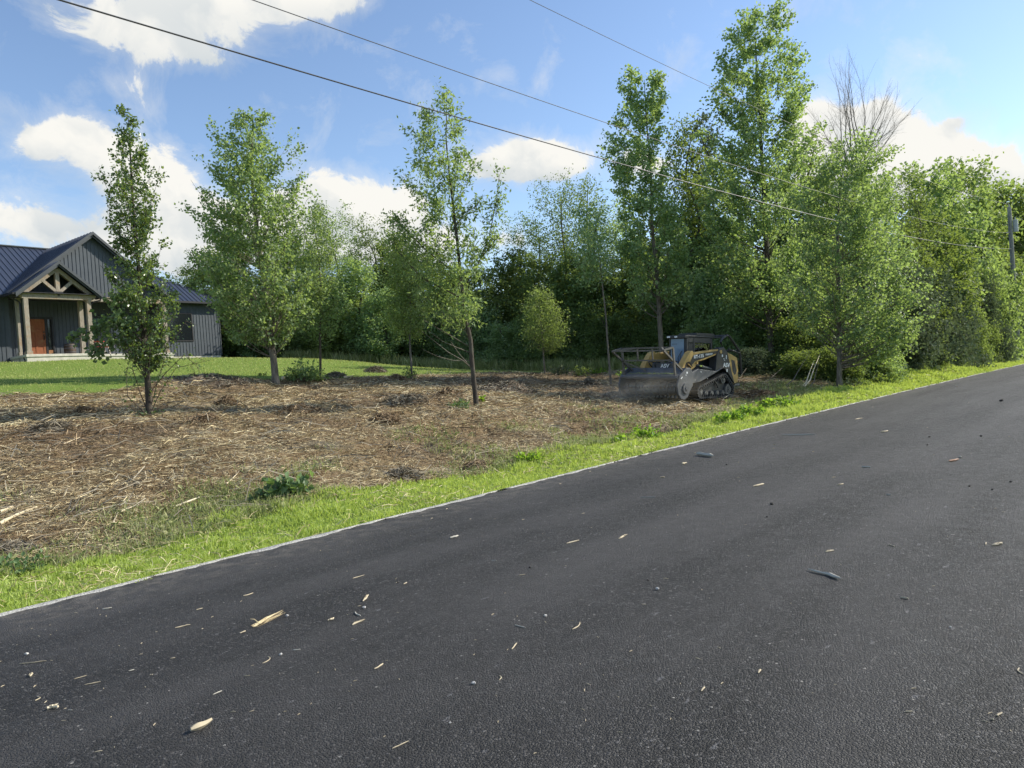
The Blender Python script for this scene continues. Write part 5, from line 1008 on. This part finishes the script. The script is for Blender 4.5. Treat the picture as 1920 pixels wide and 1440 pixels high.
for a in (-1, 1):
    for b in (-1, 1): mb = MB(); mb.box((a * .25 - .02, b * .25 - .02, 0), (a * .25 + .02, b * .25 + .02, .50)); mb.build('leg', GREYW, tb)
mb = MB(); mb.tube([(0, 0, 0), (0, 0, .12)], [.035, .045], 10); o = mb.build('cup', simple('white_cup', (.8, .8, .78), .4, var=.03)); o.location = hp(u2 - .1, 1.6, .541); tag(o, 'white cup standing on the porch side table', 'cup')
u3, _ = hv(132, 655, 2.3); bl = empty('barrel', hp(u3, 2.35), 0); tag(bl, 'dark wooden barrel on the porch between the door and the double posts', 'barrel')
mb = MB(); mb.tube([(0, 0, 0), (0, 0, .15), (0, 0, .35), (0, 0, .55), (0, 0, .7)], [.24, .285, .30, .285, .24], 18); mb.build('staves', simple('barrel_wood', (.06, .04, .028), .7, var=.4), bl)
for z_ in (.08, .24, .46, .62): mb = MB(); r_ = .27 + .03 * math.sin(math.pi * z_ / .7); mb.tube([(0, 0, z_ - .02), (0, 0, z_ + .02)], r_ + .008, 18); mb.build('hoop', GREYW, bl)
u4, _ = hv(236, 655, 1.6); pl_ = empty('potted_plant', hp(u4, 1.6), 0); tag(pl_, 'spiky potted plant on the porch behind the dark upright tree', 'plant')
mb = MB(); mb.tube([(0, 0, 0), (0, 0, .3)], [.13, .18], 12); mb.build('pot', BLK, pl_)
rg = np.random.default_rng(4); n = 60; a = rg.uniform(0, 6.28, n); d = unit(np.c_[np.cos(a), np.sin(a), rg.uniform(.3, 1.6, n)]); v, f = quad_leaves(np.tile([0, 0, .3], (n, 1)), d, unit(rg.normal(size=(n, 3)) + [0, 0, .5]), rg.uniform(.3, .5, n), .08); mesh_np('foliage', v, f, LM['ash'], pl_)

# ------------------------------------------------------------------ utility pole and lines
PD = 56.0; pb = P(1899, 500, PD); pz = gz(pb[0], pb[1]); ptop = P(1896, 388, PD)[2]
pole = empty('utility_pole', (pb[0], pb[1], pz)); tag(pole, 'grey wooden utility pole rising from the bushes near the right edge', 'utility pole')
mb = MB(); mb.tube([(0, 0, -.3), (0, 0, 3), (0, 0, ptop - pz)], [.19, .165, .13], 14); mb.build('shaft', barkmat('pole_wood', (.20, .20, .20), (.36, .35, .34), 6), pole)
mb = MB(); mb.tube([(.32, -.1, ptop - pz - 1.9), (.32, -.1, ptop - pz - 1.0)], .17, 14); mb.tube([(.32, -.1, ptop - pz - 1.0), (.32, -.1, ptop - pz - .8)], [.04, .03], 8); mb.bar((.1, -.05, ptop - pz - 1.3), (.32, -.1, ptop - pz - 1.3), .06); mb.build('transformer', simple('can_grey', (.40, .42, .44), .5, var=.1), pole)
mb = MB(); mb.tube([(0, 0, ptop - pz), (0, 0, ptop - pz + .22)], [.05, .03], 8); mb.box((-.28, -.05, ptop - pz - 1.95), (.0, .05, ptop - pz - 1.85)); mb.build('insulator', simple('porcelain', (.3, .3, .3), .3), pole)
mb = MB(); mb.tube([(-.15, -.12, ptop - pz - .6), (-.17, -.14, ptop - pz - 2.0), (-.17, -.14, 1)], .02, 6); mb.build('ground_wire', GREYW, pole)
WM = simple('cable', (.05, .05, .055), .45, spec=.6, var=.1); WM2 = simple('bare_wire', (.10, .10, .11), .5, metal=.0, var=.1)
def wire(samples, r_, mat, label):
    ks_, zs_ = [], []
    for (px, py) in samples:
        q = ray(px, py)[:2]; # pole - k*ev on the ray direction
        A_ = np.array([[ev[0], q[0]], [ev[1], q[1]]]); k_, d_ = np.linalg.solve(A_, pb[:2]); ks_.append(k_); zs_.append((CAM + ray(px, py) * d_)[2])
    pf_ = np.polyfit(ks_, zs_, 2); kk = np.concatenate([np.linspace(-45, 0, 30), np.linspace(0, 96, 120)])
    zz = np.where(kk >= 0, np.polyval(pf_, kk), np.polyval(pf_, -kk))
    mb = MB(); P0 = np.array([pb[0], pb[1], 0]); mb.tube([P0 - np.array([ev[0], ev[1], 0]) * k_ + np.array([0, 0, z_]) for k_, z_ in zip(kk, zz)], r_, 6)
    tag(mb.build('overhead_line', mat), label, 'power line', 'overhead lines')
wire([(120, 0), (417, 88.5), (640, 156), (807, 207), (1000, 262), (1128, 298.6), (1304, 345), (1466, 389.5), (1657, 433), (1899, 466.5)], .0095, WM, 'lowest and thickest overhead cable, crossing the sky from the upper left')
wire([(490, 0), (677, 73), (900, 150), (1000, 184), (1139, 232), (1187, 249), (1705, 405), (1896, 437)], .0062, WM2, 'middle overhead line, thinner, between the thick cable and the top wire')
wire([(996, 0), (1166, 82), (1341, 169), (1867, 377), (1899, 384)], .0055, WM2, 'topmost thin overhead wire entering at the top centre')

# ------------------------------------------------------------------ tracked mulcher
fwd = np.array([-.743, -.669, 0]); lft = np.array([.669, -.743, 0]); N = P(1369, 745, 25.6); MO = N - lft * .95
fwd = np.array([-.743, -.669, .045]); fwd /= np.linalg.norm(fwd); lft = np.array([.669, -.743, -.055]); lft -= fwd * (fwd @ lft); lft /= np.linalg.norm(lft); upv = np.cross(fwd, lft); MO = N - lft * .95
mach = empty('mulching_loader'); mach.matrix_world = Matrix(((fwd[0], lft[0], upv[0], MO[0]), (fwd[1], lft[1], upv[1], MO[1]), (fwd[2], lft[2], upv[2], MO[2]), (0, 0, 0, 1))); tag(mach, 'yellow and black tracked loader with wide mulching head, raising dust', 'tracked loader')
YEL = simple('yellow_paint', (.44, .29, .09), .5, spec=.45, var=.15, scale=5, bstr=.06); MBK = simple('machine_black', (.030, .031, .034), .5, spec=.5, var=.35, scale=5, bstr=.1); HUL = simple('dusty_dark_steel', (.07, .077, .088), .55, spec=.45, var=.3, scale=4, bstr=.1)
RUB = simple('track_rubber', (.030, .032, .033), .8, var=.4, scale=14, bstr=.4); STL = simple('worn_steel', (.14, .14, .135), .5, metal=.3, var=.4, scale=10, bstr=.2); CAGE = simple('cage_steel', (.10, .095, .085), .6, var=.3, scale=8, bstr=.15)
WHT = simple('decal_white', (.75, .78, .8), .5, var=.03, bstr=0); DEC = simple('decal_black', (.012, .012, .014), .5, var=.05, bstr=0); GRNY = simple('decal_green', (.45, .55, .1), .5, var=.05, bstr=0)
m, nt = newmat('cab_glass'); t = NT(nt); out(t, principled(t, (.11, .19, .30), .14, 0, .4).outputs[0]); CGL = m
m, nt = newmat('clear_glass'); t = NT(nt); g_ = t.n('ShaderNodeBsdfGlossy'); g_.inputs['Roughness'].default_value = .05; tr = t.n('ShaderNodeBsdfTransparent'); tr.inputs[0].default_value = (.75, .82, .82, 1); mx = t.n('ShaderNodeMixShader'); fr = t.n('ShaderNodeFresnel'); t.l(t.math('ADD', fr.outputs[0], .10), mx.inputs[0]); t.l(tr.outputs[0], mx.inputs[1]); t.l(g_.outputs[0], mx.inputs[2]); out(t, mx.outputs[0]); SGL = m
def hull_circles(cs, n=36):
    pts = [(x + r * math.cos(2 * math.pi * i / n), z + r * math.sin(2 * math.pi * i / n)) for x, z, r in cs for i in range(n)]
    pts = sorted(set(pts)); cross = lambda o, a, b: (a[0] - o[0]) * (b[1] - o[1]) - (a[1] - o[1]) * (b[0] - o[0])
    lo = []
    for p in pts:
        while len(lo) >= 2 and cross(lo[-2], lo[-1], p) <= 0: lo.pop()
        lo.append(p)
    hi = []
    for p in reversed(pts):
        while len(hi) >= 2 and cross(hi[-2], hi[-1], p) <= 0: hi.pop()
        hi.append(p)
    return lo[:-1] + hi[:-1]
def resample(poly, step):
    out_ = []; n = len(poly); acc = 0
    for i in range(n):
        a = np.array(poly[i]); b = np.array(poly[(i + 1) % n]); L = np.linalg.norm(b - a)
        while acc < L: out_.append(tuple(a + (b - a) * acc / L) + tuple((b - a) / L)); acc += step
        acc -= L
    return out_
CS = [(1.71, .22, .21), (0.0, .27, .26), (.34, .61, .21)]
for s_ in (1, -1):
    y0, y1 = (.50, .95) if s_ > 0 else (-.95, -.50)
    tk = empty('track', (0, 0, 0), parent=mach)
    o_ = hull_circles(CS); i_ = hull_circles([(x, z, r - .045) for x, z, r in CS]); i_ = o_ and [(x, z) for x, z in i_]
    mb = MB(); ro = resample(o_, .05); vs = []; 
    for x, z, dx, dz in ro: nx_, nz_ = dz, -dx; vs += [(x, y0, z), (x, y1, z), (x - nx_ * .04, y1, z - nz_ * .04), (x - nx_ * .04, y0, z - nz_ * .04)]
    n = len(ro); mb.add(vs, [(4 * i + a, 4 * i + (a + 1) % 4, 4 * ((i + 1) % n) + (a + 1) % 4, 4 * ((i + 1) % n) + a) for i in range(n) for a in range(4)])
    for x, z, dx, dz in resample(o_, .105):   # outer lugs and inner drive teeth
        nx_, nz_ = dz, -dx
        for sg, h_, ya, yb, w_ in ((1, .03, y0, y1, .045), (-1, .085, y0, y0 + .07, .05), (-1, .085, y1 - .07, y1, .05)):
            a_ = 0 if sg > 0 else .038; p = [(x + nx_ * sg * a_ - dx * w_ / 2, z + nz_ * sg * a_ - dz * w_ / 2), (x + nx_ * sg * a_ + dx * w_ / 2, z + nz_ * sg * a_ + dz * w_ / 2), (x + nx_ * sg * (a_ + h_) + dx * w_ * .3, z + nz_ * sg * (a_ + h_) + dz * w_ * .3), (x + nx_ * sg * (a_ + h_) - dx * w_ * .3, z + nz_ * sg * (a_ + h_) - dz * w_ * .3)]
            mb.prism(p, ya + .001, yb - .001)
    mb.build('belt', RUB, tk)
    yc = (y0 + y1) / 2
    for (x, z, r_) in ((1.71, .22, .15), (0, .27, .205), (.34, .61, .13)):
        mb = MB(); mb.cyl((x, yc, z), r_, .34, 'y', 24); mb.cyl((x, yc, z), r_ * .55, .38, 'y', 16); mb.cyl((x, yc, z), r_ * .25, .42, 'y', 10)
        for k in range(6): a = k * math.pi / 3; mb.cyl((x + r_ * .4 * math.cos(a), yc, z + r_ * .4 * math.sin(a)), .014, .40, 'y', 6)
        mb.build('wheel', STL, tk)
    for x in (.37, .71, 1.02, 1.36): mb = MB(); mb.cyl((x, yc, .15), .10, .36, 'y', 18); mb.cyl((x, yc, .15), .05, .41, 'y', 12); mb.build('roller', STL, tk)
    mb = MB(); mb.prism([(1.7, .2), (1.72, .33), (1.0, .42), (.4, .62), (.25, .6), (.1, .28), (.3, .2)], yc - .10, yc + .10); mb.bar((1.55, yc + s_ * .15, .33), (.95, yc + s_ * .15, .50), .05); mb.bar((.8, yc + s_ * .15, .56), (.62, yc + s_ * .15, .35), .04); mb.build('track_frame', MBK, tk)
mb = MB(); mb.box((-.35, -.48, .30), (2.3, .48, 1.02)); mb.build('chassis', MBK, mach, .02)
for s_ in (1, -1):
    ya, yb = sorted((s_ * .46, s_ * .93)); ya2, yb2 = sorted((s_ * .62, s_ * .90)); ya3, yb3 = sorted((s_ * .66, s_ * .86)); yf = s_ * .862
    mb = MB(); mb.prism([(2.27, .50), (2.28, .84), (1.88, .98), (.86, .90), (.34, 1.03), (.86, .84), (1.73, .56)], ya, yb); mb.build('fender', HUL, mach, .012)
    mb = MB(); mb.prism([(.83, .86), (.74, 1.47), (.58, 1.66), (.34, 1.72), (.10, 1.56), (-.16, .90), (-.40, .41), (.03, .82), (.33, 1.01)], ya2, yb2); twr = mb.build('rear_tower', MBK, mach, .012)
    mb = MB(); mb.prism([(.17, 1.56), (-.18, 1.48), (-.56, 1.36), (-.64, .88), (-.61, .52), (-.33, .44), (-.14, .82), (.03, 1.19)], *sorted((s_ * .55, s_ * .87))); rp = mb.build('rear_panel', YEL, mach, .012)
    mb = MB(); mb.prism([(-.18, 1.30), (-.38, 1.26), (-.53, .91), (-.48, .80), (-.40, .76), (-.28, .88)], *sorted((s_ * .868, s_ * .875))); mb.build('grille', simple('grille_grey', (.05, .048, .045), .7) if s_ > 0 else DEC, rp)
    arm = [(.50, 1.65), (2.04, 1.51), (2.10, 1.57), (2.26, 1.51), (2.56, 1.18), (2.68, .97), (2.54, .86), (2.32, .86), (1.94, 1.04), (1.82, 1.21), (1.40, 1.28), (.68, 1.46)]
    mb = MB(); mb.prism(arm, ya3, yb3); ar = mb.build('lift_arm', YEL, mach, .012)
    mb = MB(); mb.prism([(.68, 1.585), (1.92, 1.455), (2.08, 1.40), (2.24, 1.18), (2.14, 1.10), (1.95, 1.235), (1.45, 1.33), (.72, 1.50)], *sorted((yf, yf + s_ * .006))); mb.build('arm_decal', DEC, ar)
    mb = MB(); mb.prism([(2.28, 1.22), (2.10, 1.06), (2.40, .90), (2.58, .94), (2.46, 1.18)], *sorted((yf, yf + s_ * .004))); mb.build('arm_cutout_shade', simple('cutout_shade', (.03, .018, .008), .8) if s_ > 0 else DEC, ar)  # flat dark plate painted as the shade inside the arm opening; no hole is cut
    mb = MB(); mb.bar((2.38, s_ * .872, 1.14), (2.20, s_ * .872, 1.04), .05, .02); mb.bar((2.48, s_ * .872, 1.02), (2.32, s_ * .872, .98), .05, .02); mb.cyl((2.40, s_ * .875, .94), .05, .05, 'y', 12); mb.cyl((1.88, s_ * .875, 1.18), .05, .05, 'y', 12); mb.cyl((.52, s_ * .905, 1.55), .06, .03, 'y', 12); mb.build('arm_pin', YEL, ar)
    mb = MB(); mb.tube([(1.84, s_ * .72, 1.15), (1.38, s_ * .72, 1.06)], .028, 8); mb.tube([(1.38, s_ * .72, 1.06), (.80, s_ * .72, .96)], .05, 10); mb.build('hydraulic_cylinder', STL, mach)
    mb = MB(); mb.box((1.44, s_ * .765 if s_ > 0 else s_ * .79, 1.05), (1.55, s_ * .79 if s_ > 0 else s_ * .765, 1.10)); mb.build('decal_tag', GRNY, mach)
def side_text(body, x, z, size, mat, parent, y=.872, ang=0., xs=1.):
    # letters read left to right when seen from the machine's left side: +x of the text runs to machine -X
    M_ = Matrix.Translation((x, y, z)) @ Matrix(((-1, 0, 0, 0), (0, 0, 1, 0), (0, 1, 0, 0), (0, 0, 0, 1))) @ Matrix.Rotation(ang, 4, 'Z'); text_mesh('lettering', body, size, mat, parent, M_, xs=xs)
mb = MB(); mb.prism([(1.88, 1.47), (1.92, 1.36), (2.02, 1.34), (2.06, 1.40), (2.02, 1.46)], .869, .871); 
side_text('RT-135', 1.76, 1.385, .15, WHT, mach, ang=.10, xs=1.25); side_text('FORESTRY', 1.17, 1.46, .08, WHT, mach, ang=.09, xs=1.1)
side_text('ASV', .17, 1.10, .20, WHT, mach, y=.905, xs=1.15)
mb = MB()
for (x, z, w_, h_) in ((.42, 1.42, .07, .08), (.18, 1.38, .035, .13), (.33, 1.32, .05, .03), (.28, 1.27, .04, .03), (.13, .92, .06, .10), (1.72, .88, .03, .04), (1.35, .66, .02, .02), (2.05, .62, .02, .02)): mb.box((x - w_ / 2, .902 if x < .5 else .931, z - h_ / 2), (x + w_ / 2, .906 if x < .5 else .934, z + h_ / 2))
mb.build('safety_stickers', WHT, mach)
mb = MB(); mb.box((-.62, -.60, .42), (.20, .60, 1.36)); mb.prism([(-.60, 1.36), (-.2, 1.50), (.20, 1.52), (.20, 1.36)], -.54, .54); mb.build('engine_housing', MBK, mach, .02)
mb = MB(); mb.box((-.76, -.58, .50), (-.63, .58, 1.34)); mb.build('rear_door', MBK, mach, .02)
mb = MB(); mb.tube([(-.28, .80, .40), (-.80, .80, .42), (-.80, -.80, .42), (-.28, -.80, .40)], .05, 10); mb.build('rear_bumper', STL, mach)
mb = MB()
for z_ in (1.0, .86, .62): mb.tube([(-.76, .62, z_), (-.82, .62, z_)], .05, 10)
mb.build('rear_lamp', WHT, mach)
# rear brush guard
mb = MB(); z1 = 2.02
for s_ in (1, -1): mb.tube([(-.04, s_ * .66, 1.62), (.16, s_ * .66, 1.90), (.08, s_ * .66, 2.0), (-.15, s_ * .66, 2.11), (-.28, s_ * .66, 2.14), (-.40, s_ * .66, 2.10), (-1.02, s_ * .66, 1.63), (-1.10, s_ * .66, 1.45), (-1.19, s_ * .66, .80)], .042, 8); mb.tube([(-.33, s_ * .66, 1.66), (-1.05, s_ * .66, 1.53)], .035, 8); mb.tube([(.30, s_ * .34, 2.05), (.0, s_ * .5, 2.06), (-.15, s_ * .66, 2.09)], .028, 8)
for (x, z) in ((-.30, 2.13), (-1.04, 1.62), (-1.14, 1.2), (-1.18, .82)): mb.tube([(x, -.66, z), (x, .66, z)], .035, 8)
mb.build('brush_guard', MBK, mach)
# cab
cab = empty('cab', (-.07, .055, -.05), parent=mach); cab.scale = (1.0, .81, 1.0)
mb = MB()
for (x, y) in ((1.80, .40), (1.80, -.40), (.38, .40), (.38, -.40), (1.42, .40), (1.42, -.40)): mb.box((x - .045, y - .04, 1.02), (x + .045, y + .04, 2.08))
mb.box((.38, -.39, 1.02), (1.78, .39, 1.10)); mb.box((.38, .37, 1.02), (1.8, .43, 1.42)); mb.box((.38, -.43, 1.02), (1.8, -.37, 1.42)); mb.box((.34, -.38, 1.02), (.42, .38, 1.5)); mb.box((.40, .372, 1.9), (1.8, .428, 2.08)); mb.box((.40, -.428, 1.9), (1.8, -.372, 2.08)); mb.box((.36, -.38, 1.92), (.42, .38, 2.08))
mb.build('cab_frame', MBK, cab, .01)
mb = MB(); mb.box((1.48, .38, 1.44), (1.72, .42, 1.88)); mb.build('side_screen', MBK, cab)
mb = MB(); mb.box((.2, -.46, 2.09), (1.95, .46, 2.15)); mb.box((.22, -.44, 2.15), (1.30, .44, 2.24)); 
for i in range(4): mb.box((.02 + .045 * i - .1, -.40, 2.13 + .02 * (i % 2)), (.05 + .045 * i - .1, .40, 2.16 + .02 * (i % 2)))
mb.box((1.80, -.47, 2.05), (1.97, .47, 2.13)); mb.build('roof', MBK, cab, .012)
mb = MB(); mb.box((1.835, -.34, 1.06), (1.85, .30, 2.03)); fg = mb.build('windscreen', CGL, cab)
mb = MB(); mb.prism([(-.39, 1.0), (.39, 1.0), (.39, 2.05), (-.39, 2.05)], 1.825, 1.834, 'x'); mb.build('door_frame', MBK, cab)
mb = MB(); mb.tube([(1.87, .1, 1.12), (1.9, .05, 1.4), (1.88, .22, 1.62)], .012, 6); mb.tube([(1.9, .18, 1.18), (1.9, .2, 1.5)], .012, 6); mb.bar((1.87, -.26, 1.86), (1.87, -.02, 1.86), .01); mb.build('wiper', MBK, cab)
mb = MB(); mb.box((.45, .385, 1.44), (1.36, .395, 1.88)); mb.build('side_window', SGL, cab); mb = MB(); mb.box((.45, -.395, 1.44), (1.36, -.385, 1.88)); mb.build('side_window', SGL, cab)
mb = MB(); mb.box((1.08, .396, 1.44), (1.11, .41, 1.86)); mb.box((.78, .396, 1.46), (1.34, .41, 1.49)); mb.box((.80, .396, 1.83), (1.34, .41, 1.86)); mb.build('window_bar', MBK, cab)
mb = MB(); mb.box((.55, -.25, 1.1), (.95, .25, 1.25)); mb.box((.48, -.25, 1.2), (.62, .25, 1.78)); mb.build('seat', MBK, cab, .03)
mb = MB(); mb.box((1.935, -.42, 2.07), (1.985, -.28, 2.12)); mb.box((1.975, -.05, 2.07), (1.985, .08, 2.12)); mb.build('lamp', WHT, cab)
# mulching head
hd = empty('mulching_head', (-.20, 0, .03), parent=mach)
mb = MB(); mb.prism([(2.72, .35), (2.72, .92), (2.80, .98), (2.96, .98), (3.08, .84), (3.46, .70), (3.46, .66), (3.04, .78), (2.90, .9), (2.80, .88), (2.78, .35)], -1.12, 1.12); mb.prism([(2.60, .40), (2.60, .98), (2.72, .90), (2.72, .40)], -.55, .55); mb.build('housing', HUL, hd, .006)
mb = MB(); mb.tube([(3.48, -1.14, .68), (3.48, 1.14, .68)], .062, 12); mb.build('front_bar', HUL, hd)
for s_ in (1, -1):
    ya, yb = sorted((s_ * 1.13, s_ * 1.19)); mb = MB(); mb.prism([(2.74, .42), (2.78, .86), (2.94, .98), (3.10, .98), (3.46, .74), (3.58, .44), (3.52, .16), (3.36, .0), (3.18, -.02), (3.02, .06), (2.88, .28)], ya, yb); mb.build('end_plate', HUL, hd, .012)
    mb = MB(); mb.cyl((3.14, s_ * 1.21, .34), .17, .04, 'y', 20); mb.cyl((3.14, s_ * 1.23, .34), .07, .04, 'y', 12); mb.build('bearing_cover', HUL, hd)
mb = MB(); mb.box((3.05, 1.192, .80), (3.11, 1.197, .86)); mb.box((3.12, 1.192, .74), (3.15, 1.197, .77)); mb.bar((3.32, 1.195, .70), (3.40, 1.195, .64), .03, .006, up=(0, 1, 0)); mb.build('safety_stickers', WHT, hd)
mb = MB(); mb.cyl((3.16, 0, .31), .20, 2.2, 'y', 28); rg = np.random.default_rng(8)
for i in range(44):
    y = -1.05 + 2.1 * i / 43; a = i * 2.1; c_ = Vector((3.16 + .2 * math.cos(a), y, .31 + .2 * math.sin(a))); e_ = Vector((3.16 + .29 * math.cos(a + .15), y, .31 + .29 * math.sin(a + .15))); mb.bar(c_, e_, .06, .05, up=(0, 1, 0))
for i in range(7): mb.cyl((3.16, -.95 + i * .317, .31), .235, .03, 'y', 24)
mb.build('toothed_drum', STL, hd)
# push cage
mb = MB(); tz = 1.62; B = lambda a, b, w_=.05: mb.bar(a, b, w_)
for s_ in (1, -1):
    y = 1.0 if s_ > 0 else -1.04; B((3.42, y, .62), (3.57, y, tz), .06); B((4.05, y, 1.52), (2.97, y * .98, .86), .055); B((4.05, y, 1.52), (3.57, y, tz), .05)
B((4.05, -1.04, 1.52), (4.05, 1.0, 1.52), .045); B((3.57, -1.04, tz), (3.57, 1.0, tz), .05); B((3.515, -1.04, 1.22), (3.515, 1.0, 1.22), .05)
for y in (-.40, .20): B((3.52, y, 1.22), (3.57, y, tz), .04)
B((3.57, -.45, tz), (4.05, -1.04, 1.52), .05); B((3.57, .6, tz), (4.05, 1.0, 1.52), .05); B((3.50, -1.0, 1.17), (3.05, -.45, .90), .05)
mb.build('push_cage', CAGE, hd)
mb = MB()
for i, (a, b, c_) in enumerate([((2.62, -.45, .95), (3.2, -.5, 1.35), (2.3, -.5, 1.1)), ((2.66, -.30, .95), (3.1, -.2, 1.25), (2.3, -.4, 1.15)), ((2.66, -.1, .95), (2.9, .1, 1.2), (2.35, .3, 1.2)), ((2.7, .2, .95), (2.85, .35, 1.2), (2.45, .6, 1.05))]): mb.tube(bez(np.array(a), np.array(b), np.array(c_), 9), .022, 6)
mb.build('hose', MBK, hd)
M_ = Matrix.Translation((2.985, .05, .90)) @ Matrix(((0, 0, 1, 0), (1, 0, 0, 0), (0, 1, 0, 0), (0, 0, 0, 1))) ; text_mesh('lettering', 'ASV', .17, WHT, hd, Matrix.Translation((2.75, .1, 1.04)) @ Matrix(((0, 0, 1, 0), (1, 0, 0, 0), (0, 1, 0, 0), (0, 0, 0, 1))), xs=1.15)
mb = MB(); mb.box((2.70, -.42, .93), (2.745, .60, 1.14)); mb.build('coupler_plate', HUL, hd, .006)
# litter lying on the head
rg = np.random.default_rng(9); n = 160; v, f = strands(np.c_[rg.uniform(3.05, 3.42, n), rg.uniform(-.9, .9, n), np.full(n, .80)] - np.c_[np.zeros(n), np.zeros(n), np.zeros(n)], rg.uniform(.05, .22, n), np.full(n, .014), .2, rg); mesh_np('cuttings', v, f, LM['yellow'], hd)

# ------------------------------------------------------------------ dust thrown up by the drum
m, nt = newmat('dust'); t = NT(nt); c = coords(t)
sp = t.n('ShaderNodeVectorMath', _operation='LENGTH'); t.l(c, sp.inputs[0]); n1 = t.noise(c, 1.7, 3, .55)
fall = t.mapr(sp.outputs['Value'], 1.0, .25, 0, 1, True); de = t.math('MULTIPLY', fall, t.mapr(n1, .38, .68, 0, 1))
pv = t.n('ShaderNodeVolumePrincipled'); pv.inputs['Color'].default_value = (1.0, .93, .80, 1); t.l(t.math('MULTIPLY', de, .3), pv.inputs['Density']); out(t, None, pv.outputs[0])
mb = MB(); vs, fs = [], []
for i in range(9):
    for j in range(16): th = math.pi * i / 8; a = 2 * math.pi * j / 16; vs.append((math.sin(th) * math.cos(a), math.sin(th) * math.sin(a), math.cos(th)))
fs = [(i * 16 + j, (i + 1) * 16 + j, (i + 1) * 16 + (j + 1) % 16, i * 16 + (j + 1) % 16) for i in range(8) for j in range(16)]
mb.add(vs, fs); dc = mb.build('dust_cloud', m); q = P(1205, 728, 23.9); dc.location = tuple(q); dc.scale = (2.3, 1.5, .75); dc.rotation_euler = (0, 0, -.2); tag(dc, 'thin pale dust hanging in front of the mulching drum', 'dust', kind='stuff')
